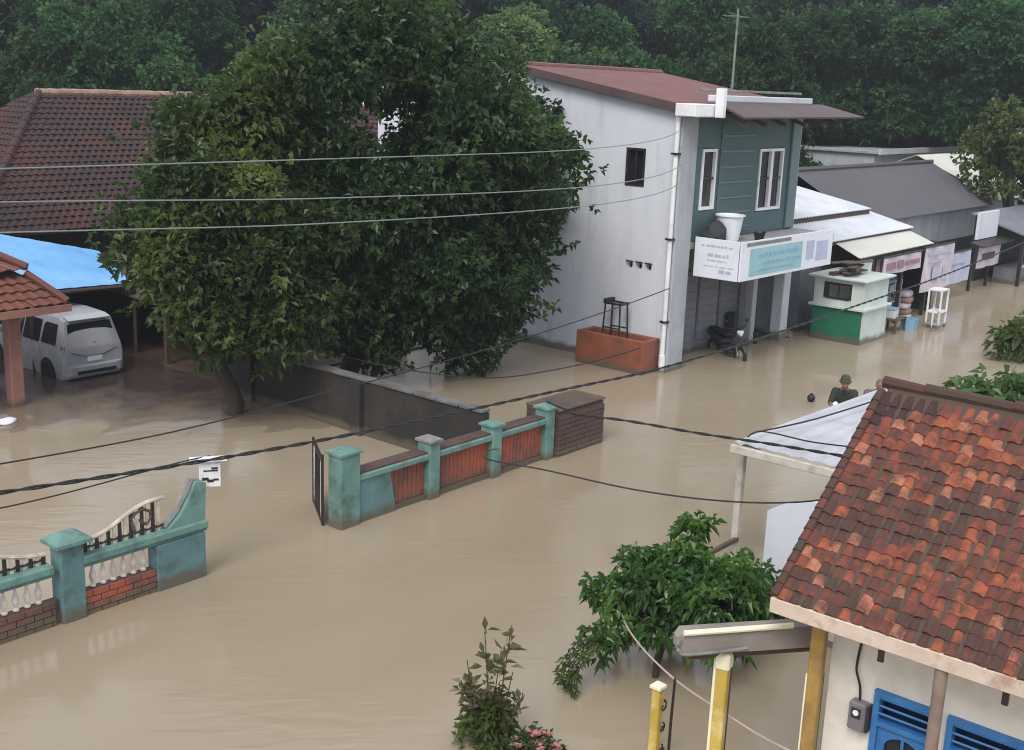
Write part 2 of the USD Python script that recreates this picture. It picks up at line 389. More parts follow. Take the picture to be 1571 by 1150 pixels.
for i, (a, b) in enumerate([((0.30, 0.082, 0.038), (0.20, 0.056, 0.029)), ((0.215, 0.054, 0.030), (0.135, 0.038, 0.023)), ((0.145, 0.043, 0.030), (0.085, 0.031, 0.024)),
                            ((0.085, 0.034, 0.026), (0.048, 0.026, 0.021)), ((0.37, 0.15, 0.085), (0.23, 0.075, 0.045)), ((0.065, 0.038, 0.026), (0.042, 0.033, 0.02))]):
    TILES.append(mat(f"roof_tile_{['orange','red','maroon','brown','pale','mossy'][i]}", a, 0.85, color2=b, scale=9, fine=70, bump=0.35, dirt=(0.055, 0.029, 0.024), dirt_scale=5.5, dirt_at=(0.44, 0.62)))

leaf_mat("leaf_tree", (0.016, 0.042, 0.013), (0.062, 0.122, 0.036), (0.20, 0.28, 0.10), trans=0.3, scale=0.65, rough=0.42, spec=0.4)
leaf_mat("leaf_tree_warm", (0.022, 0.044, 0.011), (0.078, 0.118, 0.028), (0.26, 0.30, 0.08), trans=0.32, scale=0.65, rough=0.42, spec=0.4)
leaf_mat("leaf_forest", (0.022, 0.060, 0.020), (0.085, 0.165, 0.052), (0.20, 0.30, 0.095), trans=0.25, scale=0.16, rough=0.55, spec=0.22)
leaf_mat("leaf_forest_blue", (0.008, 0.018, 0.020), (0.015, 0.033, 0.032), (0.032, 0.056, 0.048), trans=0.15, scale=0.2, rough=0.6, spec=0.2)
leaf_mat("leaf_lime", (0.045, 0.075, 0.018), (0.11, 0.155, 0.04), (0.22, 0.26, 0.08), trans=0.3)
leaf_mat("leaf_bush", (0.03, 0.07, 0.015), (0.105, 0.185, 0.038), (0.27, 0.37, 0.09), trans=0.32, scale=2.5)
leaf_mat("leaf_olive", (0.08, 0.08, 0.035), (0.16, 0.15, 0.07), (0.30, 0.28, 0.14), trans=0.3, scale=3)
leaf_mat("leaf_banana", (0.05, 0.12, 0.035), (0.12, 0.24, 0.08), (0.22, 0.36, 0.13), trans=0.3, scale=1.0)


# ------------------------------------------------------------------ foliage
def leaf_cards(p, d, size, width, droop=0.35, r=rng):
    """folded four-corner leaves at points p growing along d"""
    n = len(p)
    d = d / (np.linalg.norm(d, axis=1, keepdims=True) + 1e-9)
    side = np.cross(d, [0, 0, 1.0] + 0.6 * r.normal(size=(n, 3))); side /= np.linalg.norm(side, axis=1, keepdims=True) + 1e-9
    nrm = np.cross(side, d)
    L = (size * r.uniform(0.5, 1.35, n))[:, None]; Wd = (width * r.uniform(0.7, 1.25, n))[:, None]
    mid = p + d * L * 0.48 + nrm * L * 0.06
    tip = p + d * L - np.array([0, 0, 1.0]) * L * droop * r.uniform(0.3, 1.2, (n, 1))
    v = np.stack([p, mid + side * Wd * 0.5 + nrm * Wd * 0.16, tip, mid - side * Wd * 0.5 + nrm * Wd * 0.16], 1).reshape(-1, 3)
    b = np.arange(n)[:, None] * 4
    f = np.concatenate([b + [0, 1, 2], b + [0, 2, 3]], 1).reshape(-1, 3)
    return v, f


def crown(clumps, per, size, width, rosette=7, centre=None, droop=0.35, r=rng, up_bias=0.35, density_pow=2.0, stray=0.12):
    """leaf rosettes on the twig ends of rounded clumps [(centre, (rx, ry, rz)), ...]"""
    P, D = [], []
    for c, rad in clumps:
        c = np.asarray(c, float); rad = np.broadcast_to(np.asarray(rad, float), (3,))
        n = max(3, int(per * (rad.prod() ** (1 / 3)) ** density_pow))
        u = r.normal(size=(n, 3)); u[:, 2] += up_bias; u /= np.linalg.norm(u, axis=1, keepdims=True)
        rr = r.uniform(0.5, 1.0, (n, 1)) ** 0.6
        rr = np.where(r.random((n, 1)) < stray, r.uniform(1.0, 1.45, (n, 1)), rr)
        lump = 0.6 + 0.8 * meshkit.noise(u * 2.4 + c, 3)[:, None]
        q = c + u * rad * rr * lump
        P.append(np.repeat(q, rosette, 0))
        dd = u.repeat(rosette, 0) * 0.7 + r.normal(size=(n * rosette, 3)) * 0.85
        D.append(dd)
    P, D = np.vstack(P), np.vstack(D)
    P = P + r.normal(size=P.shape) * size * 0.18
    return leaf_cards(P, D, size, width, droop, r)


def clump_shell(centre, radii, n, rmin, rmax, r=rng, lower=-0.55):
    out = []
    for i in range(n):
        while True:
            u = r.normal(size=3); u /= np.linalg.norm(u)
            if u[2] > lower:
                break
        k = r.uniform(0.45, 0.95)
        c = np.asarray(centre) + u * np.asarray(radii) * k
        s = r.uniform(rmin, rmax)
        out.append((c, (s, s, s * r.uniform(0.65, 0.9))))
    return out


def hole(clumps, at, dist, r0, r1):
    """drops the clumps around a line of sight, which leaves a ragged gap in the crown"""
    eye = np.array([0, 0, EYE_H]); d = np.asarray(at, float) - eye; d /= np.linalg.norm(d)
    out = []
    for c, rad in clumps:
        q = np.asarray(c) - eye
        k = q @ d
        o = q - k * d
        if math.hypot(np.hypot(o[0], o[1]) / r0, o[2] / r1) > 1:
            out.append((c, rad))
    return out


def limbs(base, top, clumps, r0, k=9, r=rng):
    """trunk plus the boughs that reach into the clumps"""
    mb = MB()
    base, top = np.asarray(base, float), np.asarray(top, float)
    mids = base + (top - base) * np.linspace(0, 1, 6)[:, None] + np.r_[[[0, 0, 0]], r.normal(size=(4, 3)) * [r0 * .5, r0 * .5, 0], [[0, 0, 0]]]
    mb.tube(spline(mids, 3), np.linspace(r0, r0 * 0.55, 16), 10)
    bm = MB()
    ch = [clumps[i] for i in r.choice(len(clumps), min(k, len(clumps)), replace=False)]
    for c, rad in ch:
        t = r.uniform(0.45, 1.0)
        s = base + (top - base) * t
        mid = (s + c) / 2 + np.array([0, 0, 0.12]) * np.linalg.norm(c - s) + r.normal(size=3) * 0.1
        pts = spline([s, mid, c], 5)
        bm.tube(pts, np.linspace(r0 * 0.42, r0 * 0.08, len(pts)), 6)
    return mb, bm


# ================================================================== SETTING
# ground: one sheet under the flood that rises out of it behind the houses
n = 90
gx = np.concatenate([np.linspace(-400, -30, 12), np.linspace(-25, 120, 60), np.linspace(130, 600, 14)])
gy = np.concatenate([np.linspace(-300, -25, 10), np.linspace(-20, 90, 56), np.linspace(100, 600, 14)])
X, Y = np.meshgrid(gx, gy)
Z = -0.55 + 1.1 * np.clip((Y - 26.5) / 7, 0, 1) + 0.5 * np.clip((Y - 60) / 60, 0, 1) + 0.10 * (meshkit.fbm(np.stack([X * 0.3, Y * 0.3, X * 0], -1), 3) - 0.5)
Z = np.where(X > 62, np.maximum(Z, -0.55 + 1.2 * np.clip((X - 62) / 15, 0, 1)), Z)
idx = np.arange(X.size).reshape(X.shape)
gf = np.stack([idx[:-1, :-1], idx[:-1, 1:], idx[1:, 1:], idx[1:, :-1]], -1).reshape(-1, 4)
tag(obj("ground", (np.stack([X, Y, Z], -1).reshape(-1, 3), gf), M["mud"], smooth=True), "muddy green ground around and behind the village", None, None, "structure")
tag(obj("flood_water", MB().quad((-60, -60, 0), (75, -60, 0), (75, 36, 0), (-60, 36, 0)), M["water"]), "brown flood water covering the street and yards", None, None, "structure")
M["silted_shaded_terrace"] = usdkit.material(stage, "/World/Looks/silted_shaded_terrace", {
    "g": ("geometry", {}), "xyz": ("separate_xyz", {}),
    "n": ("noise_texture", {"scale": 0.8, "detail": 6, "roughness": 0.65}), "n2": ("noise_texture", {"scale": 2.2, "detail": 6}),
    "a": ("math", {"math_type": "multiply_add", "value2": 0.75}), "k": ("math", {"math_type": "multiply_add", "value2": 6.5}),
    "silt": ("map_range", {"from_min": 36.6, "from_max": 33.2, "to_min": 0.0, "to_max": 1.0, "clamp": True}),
    "r": ("rgb_ramp", {"ramp": [(0.3, (0.032, 0.026, 0.025)), (0.65, (0.060, 0.039, 0.034))]}),  # tile colour darkened, the shade under the tree is part of it
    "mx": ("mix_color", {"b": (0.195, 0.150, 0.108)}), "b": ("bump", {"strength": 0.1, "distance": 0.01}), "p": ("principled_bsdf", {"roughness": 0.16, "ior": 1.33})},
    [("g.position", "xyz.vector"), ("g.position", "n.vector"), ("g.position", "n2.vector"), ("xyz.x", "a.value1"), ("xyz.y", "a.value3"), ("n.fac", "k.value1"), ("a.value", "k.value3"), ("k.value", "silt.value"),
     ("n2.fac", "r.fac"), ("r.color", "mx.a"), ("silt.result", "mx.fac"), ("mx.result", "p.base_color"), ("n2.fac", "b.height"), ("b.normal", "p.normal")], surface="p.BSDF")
tx, ty = np.meshgrid(np.linspace(8.5, 15.88, 84), np.linspace(15.8, 31.5, 120))
front = np.interp(tx, [8.5, 11.4, 12.4, 14.2, 15.5], [22.9, 20.4, 18.9, 17.3, 16.4])
tz = 0.018 + 0.05 * np.clip((ty - 21.5) / 1.5, 0, 1) - 0.06 * np.clip((front + 2.2 - ty) / 2.2, 0, 3.0) + 0.07 * (meshkit.fbm(np.stack([tx * 1.1 + ty * 0.5, ty * 2.4, tx * 0], -1), 4, 5) - 0.5) * np.clip((front + 3 - ty) / 2, 0.15, 1)
ti_ = np.arange(tx.size).reshape(tx.shape)
tag(obj("terrace", (np.stack([tx, ty, tz], -1).reshape(-1, 3), np.stack([ti_[:-1, :-1], ti_[:-1, 1:], ti_[1:, 1:], ti_[1:, :-1]], -1).reshape(-1, 4)), M["silted_shaded_terrace"], smooth=True), "wet reddish terrace just breaking the flood in front of the carport", None, None, "structure")

M["haze"] = usdkit.material(stage, "/World/Looks/haze", {"v": ("principled_volume", {"color": (0.82, 0.87, 0.93), "density": 0.0005, "anisotropy": 0.2})}, [], volume="v.volume")
tag(obj("haze", MB().box(-410, 610, -310, 610, -1.8, 25), M["haze"]), "thin damp air over the village", None, None, "stuff")

# ================================================================== TALL HOUSE
house = thing("tall_house", "tall two-storey house with bare pale side wall, teal front and balcony sign", "house")
XW, YF = 25.05, 15.75
side = sg.Polygon([(15.75, -0.6), (26.5, -0.6), (26.5, 7.25), (20.6, 7.42), (15.75, 6.6)])
holes = [rect(16.80, 4.68, 17.30, 5.55)] + [sg.Point(yy, 2.62).buffer(0.085, 2) for yy in (16.45, 16.74, 17.03)]
for h_ in holes:
    side = side.difference(h_)
obj("side_wall", extr(side, XW, XW + 0.18, "x"), M["wall_white"], house)
w = obj("side_window", MB().box(XW - 0.02, XW + 0.07, 16.76, 16.82, 4.64, 5.59).box(XW - 0.02, XW + 0.07, 17.28, 17.34, 4.64, 5.59).box(XW - 0.02, XW + 0.07, 16.82, 17.28, 5.53, 5.59).box(XW - 0.02, XW + 0.07, 16.82, 17.28, 4.64, 4.70)
        .box(XW, XW + 0.05, 17.03, 17.07, 4.70, 5.53), M["iron_dark"], house)
obj("pane", MB().box(XW + 0.10, XW + 0.115, 16.80, 17.30, 4.68, 5.55), M["dark_glass"], w)
for yy in (16.45, 16.74, 17.03):
    mb = MB().cyl((XW + 0.13, yy, 2.62), (XW + 0.16, yy, 2.62), 0.082, n=10)
    mb.obox((XW - 0.03, yy, 2.72), (0.08, 0.2, 0.03), ry=0.3)
    obj("vent_hole", mb, M["car_black"], house)
# front, upper floor, with two window openings
front = rect(25.23, 3.30, 31.3, 6.50)
for q in ((26.12, 4.06, 26.86, 5.64), (29.1, 3.88, 30.5, 5.6)):
    front = front.difference(rect(*q))
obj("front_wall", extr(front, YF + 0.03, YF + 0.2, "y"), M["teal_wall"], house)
obj("corner_pier", MB().box(XW - 0.03, 25.75, YF - 0.05, YF + 0.029, -0.6, 6.42, 0.015), M["wall_grey"], house)
obj("corner_pier", MB().box(30.85, 31.32, YF - 0.045, YF + 0.027, 3.32, 6.4, 0.015), M["teal_light"], house)


def window(parent, x0, x1, z0, z1, y, leaves=1, mat_f="white_paint"):
    mb = MB()
    t = 0.075
    mb.box(x0, x0 + t, y - 0.05, y + 0.04, z0, z1).box(x1 - t, x1, y - 0.05, y + 0.04, z0, z1).box(x0 + t, x1 - t, y - 0.05, y + 0.04, z1 - t, z1).box(x0 + t, x1 - t, y - 0.05, y + 0.04, z0, z0 + t)
    fr = obj("window", mb, M[mat_f], parent)
    for k in range(1, leaves):
        xm = x0 + (x1 - x0) * k / leaves
        obj("mullion", MB().box(xm - 0.07, xm + 0.07, y - 0.06, y + 0.03, z0 + t, z1 - t), M[mat_f], fr)
    for k in range(leaves):
        a, b = x0 + (x1 - x0) * k / leaves, x0 + (x1 - x0) * (k + 1) / leaves
        zm = z0 + (z1 - z0) * 0.52
        obj("transom", MB().box(a + 0.05, b - 0.05, y - 0.03, y + 0.02, zm - 0.025, zm + 0.025), M["iron_dark"], fr)
        obj("pane", MB().box(a + 0.02, b - 0.02, y + 0.045, y + 0.06, z0 + 0.02, z1 - 0.02), M["dark_glass"], fr)
    return fr


window(house, 26.14, 26.84, 4.08, 5.62, YF + 0.05)
window(house, 29.12, 30.48, 3.90, 5.58, YF + 0.05, 2)
for k in range(7):
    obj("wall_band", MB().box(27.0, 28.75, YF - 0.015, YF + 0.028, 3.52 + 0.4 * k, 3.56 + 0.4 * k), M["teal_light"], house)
obj("shaded_panel", MB().box(27.0, 28.75, YF + 0.005, YF + 0.027, 3.4, 6.3), M["teal_wall"], house)  # teal panel behind the bands, same colour as the wall
# right end and back walls
obj("end_wall", MB().box(31.3, 31.48, YF + 0.03, 26.5, -0.6, 6.6), M["wall_grey"], house)
obj("back_wall", MB().box(25.23, 31.3, 26.3, 26.5, -0.6, 7.2), M["wall_grey"], house)
# ground floor: recessed shop front under the balcony
obj("shop_front", MB().box(25.23, 31.3, 16.62, 16.77, -0.6, 3.1), M["shutter_grey"], house)
for k in range(5):
    x0 = 25.5 + k * 1.14
    f_ = obj("shutter", MB().box(x0, x0 + 1.06, 16.56, 16.62, -0.5, 2.3), M["shutter_grey"], house)
    sl = MB()
    for j in range(11):
        sl.box(x0 + 0.04, x0 + 1.02, 16.542, 16.56, -0.4 + j * 0.24, -0.4 + j * 0.24 + 0.2)
    obj("slat_stack", sl, M["shutter_grey"], f_)
obj("column", MB().box(31.0, 31.42, YF - 0.1, YF + 0.25, -0.6, 2.4, 0.02), M["wall_white"], house)
obj("column", MB().box(29.75, 30.0, YF + 0.2, YF + 0.45, -0.6, 2.4, 0.02), M["wall_grey"], house)
obj("ceiling_slab", MB().box(25.23, 31.3, YF + 0.03, 16.62, 3.1, 3.28), M["slab_grey"], house)
# balcony
obj("balcony_slab", MB().box(26.02, 31.5, 14.5, YF - 0.06, 3.05, 3.26, 0.02), M["slab_grey"], house)
obj("floor_screed", MB().box(26.1, 31.4, 14.6, YF - 0.07, 3.264, 3.29), M["slab_grey"], house)
# roof
ROOF = lambda x, y: 6.64 + (y - 15.6) * 0.163
mb = MB()
ys = np.linspace(15.55, 20.8, 2)
nx = 80
xs = np.linspace(24.85, 31.6, nx)
zz = 0.02 * np.abs(np.sin(np.arange(nx) * np.pi / 2))
top = np.array([[(x, y, ROOF(x, y) + z + 0.06) for x, z in zip(xs, zz)] for y in ys])
low = top - [0, 0, 0.05]
ii = np.arange(nx - 1)
mb.add(np.vstack([top.reshape(-1, 3), low.reshape(-1, 3)]), np.vstack([
    np.stack([ii, ii + 1, ii + 1 + nx, ii + nx], 1), np.stack([ii + 2 * nx + nx, ii + 1 + 2 * nx + nx, ii + 1 + 2 * nx, ii + 2 * nx], 1),
    np.stack([ii, ii + 2 * nx, ii + 1 + 2 * nx, ii + 1], 1), [[0, nx, 3 * nx, 2 * nx]], [[nx - 1, 3 * nx - 1, 4 * nx - 1, 2 * nx - 1]]]))
rf = obj("roof", mb, M["red_metal_roof"], house)
obj("back_slope", MB().quad((24.85, 20.8, 7.56), (31.6, 20.8, 7.56), (31.6, 26.8, 7.25), (24.85, 26.8, 7.25), 0.05), M["red_metal_roof"], rf)
obj("barge_board", MB().quad((24.84, 20.8, 7.55), (24.84, 15.5, 6.69), (24.84, 15.5, 6.5), (24.84, 20.8, 7.36), 0.03), M["brown_metal_roof"], rf)
obj("ridge_cap", MB().tube([(24.8, 20.8, 7.56), (31.65, 20.8, 7.56)], 0.09, 8), M["red_metal_roof"], rf)
# parapet fin and white gutter at the front corner
obj("corner_box", MB().box(24.72, 25.7, 15.2, 15.78, 6.43, 6.74, 0.02), M["white_paint"], house)
obj("corner_fin", MB().box(25.55, 25.72, 14.95, 15.17, 6.42, 7.12, 0.015), M["white_paint"], house)
obj("gutter", MB().box(25.75, 31.0, 15.30, 15.52, 6.80, 6.96, 0.02), M["white_metal"], house)
obj("gutter_cap", MB().box(25.75, 30.9, 15.6, 15.78, 7.04, 7.1, 0.01), M["coping_grey"], house)
aw = MB().quad((25.78, 14.45, 6.46), (32.6, 14.45, 6.5), (31.6, 15.28, 6.8), (25.78, 15.28, 6.8), 0.05)
obj("front_awning", aw, M["brown_metal_roof"], house)
for k in range(6):
    xb = 26.0 + 1.05 * k
    obj("awning_rafter", MB().obox((xb, 15.1, 6.47), (0.06, 1.3, 0.09), rx=0.35), M["dark_brown"], house)
pipe = spline([(24.93, 15.80, 6.42), (24.93, 15.80, 5.0), (24.93, 15.80, 2.5), (24.93, 15.80, 0.45)], 3)
dp = obj("drainpipe", MB().tube(pipe, 0.062, 10).tube([(24.93, 15.80, 0.45), (24.9, 15.76, -0.4)], 0.085, 10), M["white_paint"], house, 40)
for z in (1.3, 3.4, 5.5):
    obj("pipe_clip", MB().box(24.84, XW - 0.001, 15.71, 15.89, z, z + 0.05), M["iron_dark"], dp)

# signs on the balcony
s1 = thing("balcony_sign", "white sign board with faint grey print on the balcony's left end", "sign")
obj("board", MB().box(25.97, 26.01, 14.42, 15.70, 2.42, 3.43, 0.008), M["white_sign"], s1)
for k, (z, a, b, hh) in enumerate([(3.22, 14.6, 15.5, 0.06), (2.98, 14.7, 15.35, 0.10), (2.86, 14.75, 15.3, 0.05), (2.72, 14.55, 15.45, 0.03), (2.58, 14.6, 14.95, 0.09)]):
    y_ = a
    while y_ < b:
        l = random.uniform(0.06, 0.22)
        obj("print_stroke", MB().box(25.964, 25.969, y_, min(y_ + l, b), z, z + hh * random.uniform(0.6, 1)), M["sign_ink"], s1)
        y_ += l + random.uniform(0.02, 0.06)
s2 = thing("balcony_sign", "long teal and white sign board across the balcony front", "sign")
obj("board", MB().box(26.0, 31.15, 14.36, 14.41, 2.42, 3.42, 0.008), M["white_sign"], s2)
obj("teal_field", MB().box(26.45, 29.3, 14.35, 14.357, 2.52, 3.22), M["sign_teal"], s2)
obj("dark_lettering_band", MB().box(26.25, 28.6, 14.352, 14.358, 3.29, 3.38), M["coping_grey"], s2)
for z, a, b, hh in [(2.98, 26.9, 29.1, 0.12), (2.78, 27.1, 29.2, 0.09), (2.62, 26.9, 28.8, 0.06)]:
    x_ = a
    while x_ < b:
        l = random.uniform(0.08, 0.26)
        obj("print_stroke", MB().box(x_, min(x_ + l, b), 14.344, 14.3495, z, z + hh * random.uniform(0.6, 1)), M["sign_ink_blue"], s2)
        x_ += l + random.uniform(0.03, 0.08)
for x0, x1, z0, z1 in [(29.55, 30.0, 2.7, 3.2), (30.15, 30.85, 2.62, 3.15)]:
    obj("picture_patch", MB().box(x0, x1, 14.35, 14.357, z0, z1), M["banner_blue"], s2)

# things on the balcony
drum = thing("water_drum", "white tapered plastic drum standing on the balcony", "water drum", (26.95, 15.3, 3.29), 0, 0.86)
obj("barrel", trimesh.creation.revolve([(0.001, 0), (0.27, 0), (0.30, 0.06), (0.40, 0.74), (0.43, 0.76), (0.43, 0.80), (0.38, 0.80), (0.36, 0.74), (0.001, 0.70)], sections=24), M["plastic_white"], drum, 40)
obj("rim", trimesh.creation.annulus(0.42, 0.45, 0.035, transform=trimesh.transformations.translation_matrix([0, 0, 0.775])), M["plastic_white"], drum)
pot = thing("balcony_pot", "small black pot beside the white drum on the balcony", "pot", (27.75, 14.85, 3.29))
obj("bowl", trimesh.creation.revolve([(0.001, 0), (0.10, 0), (0.16, 0.2), (0.18, 0.22), (0.16, 0.22), (0.14, 0.18), (0.001, 0.16)], sections=16), M["car_black"], pot, 40)
cl = thing("cloth_bundle", "dark cloth bundle heaped against the wall on the balcony's left end", "cloth")
b_ = trimesh.creation.icosphere(3, 1.0); bv = np.array(b_.vertices) * [0.36, 0.26, 0.34]
bv *= (0.75 + 0.5 * meshkit.fbm(np.array(b_.vertices) * 1.6, 3))[:, None]
bv[:, 2] = np.maximum(bv[:, 2], -0.2)
obj("fabric", (bv + [26.35, 15.35, 3.5], np.array(b_.faces)), M["dark_interior"], cl, True)

mast = thing("antenna_mast", "thin antenna mast rising behind the tall house roof", "antenna", (41.6, 24.0, 0.3))
obj("pole", MB().cyl((0, 0, -0.8), (0, 0, 9.9), 0.06, 0.04, 8), M["coping_grey"], mast)
an = MB()
an.cyl((-0.6, 0, 9.6), (0.6, 0, 9.6), 0.02, n=6)
for k in range(7):
    an.cyl((-0.55 + k * 0.18, -0.35 + k * 0.02, 9.6), (-0.55 + k * 0.18, 0.35 - k * 0.02, 9.6), 0.012, n=5)
obj("aerial", an, M["coping_grey"], mast)

# trough and the frame on it beside the pale wall
tr = thing("brick_trough", "orange-red masonry trough against the foot of the pale side wall", "trough")
obj("front_side", MB().box(24.25, 24.37, 15.95, 18.05, -0.5, 0.86, 0.015), M["trough_orange"], tr)
obj("back_side", MB().box(24.9, 25.02, 15.95, 18.05, -0.5, 0.86, 0.015), M["trough_orange"], tr)
obj("end_side", MB().box(24.372, 24.898, 15.95, 16.07, -0.5, 0.855, 0.015), M["trough_orange"], tr)
obj("end_side", MB().box(24.372, 24.898, 17.93, 18.05, -0.5, 0.855, 0.015), M["trough_orange"], tr)
obj("fill", MB().box(24.37, 24.9, 16.07, 17.93, -0.5, 0.70), M["brick_brown"], tr)
fr = thing("metal_frame", "black metal stool frame standing on the orange trough", "stool", (24.64, 17.1, 0.70))
for sx in (-1, 1):
    for sy in (-1, 1):
        obj("leg", MB().cyl((sx * 0.19, sy * 0.27, 0.0), (sx * 0.16, sy * 0.23, 0.95), 0.024, n=8), M["iron_dark"], fr)
obj("top_rail", MB().box(-0.19, 0.19, 0.18, 0.28, 0.93, 1.06).box(-0.19, 0.19, -0.28, -0.20, 0.93, 0.99).box(-0.19, -0.14, -0.2, 0.18, 0.93, 0.98).box(0.14, 0.19, -0.2, 0.18, 0.93, 0.98), M["iron_dark"], fr)
obj("brace", MB().box(-0.17, -0.13, -0.24, 0.24, 0.3, 0.33).box(0.13, 0.17, -0.24, 0.24, 0.3, 0.33), M["iron_dark"], fr)

# ================================================================== FENCES
FY = 13.35


def baluster_profile(z0, z1, r=0.04):
    h = z1 - z0
    pr = [(0.001, 0), (r * 0.9, 0), (r * 0.9, 0.06), (r * 0.45, 0.12), (r * 1.0, 0.35), (r * 1.05, 0.45), (r * 0.5, 0.72), (r * 0.38, 0.82), (r * 0.8, 0.92), (r * 0.8, 1.0), (0.001, 1.0)]
    return trimesh.creation.revolve([(a, z0 + b * h) for a, b in pr], sections=10)


def brick_courses(parent, x0, x1, y0, y1, z0, z1, mat_, bl=0.22, bh=0.075, name="brick"):
    k, z = 0, z0
    while z + bh <= z1 + 1e-6:
        x = x0 - (bl / 2 if k % 2 else 0)
        while x < x1 - 0.02:
            a, b = max(x, x0), min(x + bl - 0.012, x1)
            if b - a > 0.03:
                j = random.uniform(-0.004, 0.004)
                obj(name, MB().box(a, b, y0 + j, y1 + j, z, z + bh - 0.012), mat_, parent)
            x += bl
        z += bh
        k += 1


fl = thing("garden_fence", "teal garden fence with white balusters and iron railing left of the gateway", "fence")
obj("core_wall", MB().box(3.6, 8.5, FY + 0.02, FY + 0.14, -0.6, 0.33), M["brick_brown"], fl)
for a, b in ((3.6, 7.0), (7.42, 8.5)):
    brick_courses(fl, a, b, FY - 0.02, FY + 0.018, -0.02, 0.34, M["brick_wall"] if a < 7 else M["orange_panel"], 0.24, 0.09)
for px in (3.9, 7.06):
    obj("pillar", MB().box(px + 0.02, px + 0.36, FY - 0.06, FY + 0.2, -0.6, 1.06, 0.02), M["teal_blue"], fl)
    obj("pillar_cap", MB().add(hull_arrays([(px - 0.05, FY - 0.13, 1.06), (px + 0.45, FY - 0.13, 1.06), (px - 0.05, FY + 0.29, 1.06), (px + 0.45, FY + 0.29, 1.06),
                                           (px - 0.05, FY - 0.13, 1.11), (px + 0.45, FY - 0.13, 1.11), (px - 0.05, FY + 0.29, 1.11), (px + 0.45, FY + 0.29, 1.11),
                                           (px + 0.1, FY, 1.2), (px + 0.3, FY, 1.2), (px + 0.1, FY + 0.16, 1.2), (px + 0.3, FY + 0.16, 1.2)])), M["teal_fence"], fl)
for a, b in ((4.3, 7.0), (7.4, 9.34)):
    obj("rail", MB().box(a, b, FY - 0.07, FY + 0.22, 0.73, 0.85, 0.02), M["teal_fence"], fl)
    obj("moulding", MB().box(a, b, FY - 0.03, FY + 0.18, 0.68, 0.728, 0.01), M["teal_blue"], fl)
x = 4.4
while x < 8.5:
    if not 6.95 < x < 7.45:
        bp = baluster_profile(0.34, 0.68, 0.045); bp.apply_translation([x, FY + 0.08, 0])
        obj("baluster", bp, M["baluster_white"], fl, 40)
    x += 0.152
obj("end_panel", MB().box(8.5, 9.3, FY - 0.05, FY + 0.2, -0.6, 0.679, 0.02), M["teal_blue"], fl)
wing = sg.Polygon([(8.72, 0.85), (9.31, 0.85), (9.34, 1.40), (9.18, 1.44), (9.06, 1.22), (8.92, 1.02)])
obj("gate_wing", extr(wing, FY - 0.02, FY + 0.2, "y"), M["teal_fence"], fl)
obj("wing_coping", MB().tube([(8.70, FY + 0.09, 0.87), (8.90, FY + 0.09, 1.04), (9.05, FY + 0.09, 1.25), (9.17, FY + 0.09, 1.46)], 0.05, 6), M["coping_grey"], fl)


def rail_top(x):
    if x > 7.2:
        return 1.02 + 0.30 * ((x - 7.4) / 1.3) ** 1.1 - 0.05 * math.sin((x - 7.4) * 5)
    return 1.12 + 0.16 * math.cos((x - 5.7) * math.pi / 1.3 * 1.0) * 0.9


for a, b in ((4.32, 6.95), (7.45, 8.70)):
    xs_ = np.linspace(a, b, 26)
    obj("top_rail", MB().tube([(x, FY + 0.08, rail_top(x)) for x in xs_], 0.028, 6), M["iron_cream"], fl)
    obj("bottom_rail", MB().box(a, b, FY + 0.06, FY + 0.10, 0.90, 0.925), M["iron_dark"], fl)
    x = a + 0.06
    k = 0
    while x < b:
        obj("bar", MB().box(x - 0.022, x + 0.022, FY + 0.066, FY + 0.094, 0.85, rail_top(x) - 0.02), M["iron_dark"] if k % 2 == 0 else M["iron_cream"], fl)
        x += 0.085
        k += 1
obj("rusty_scroll", MB().tube(spline([(8.25, FY + 0.08, 0.93), (8.2, FY + 0.08, 1.12), (8.36, FY + 0.08, 1.22), (8.5, FY + 0.08, 1.12), (8.42, FY + 0.08, 1.0), (8.33, FY + 0.08, 1.08)], 6), 0.026, 6), M["plank"], fl)

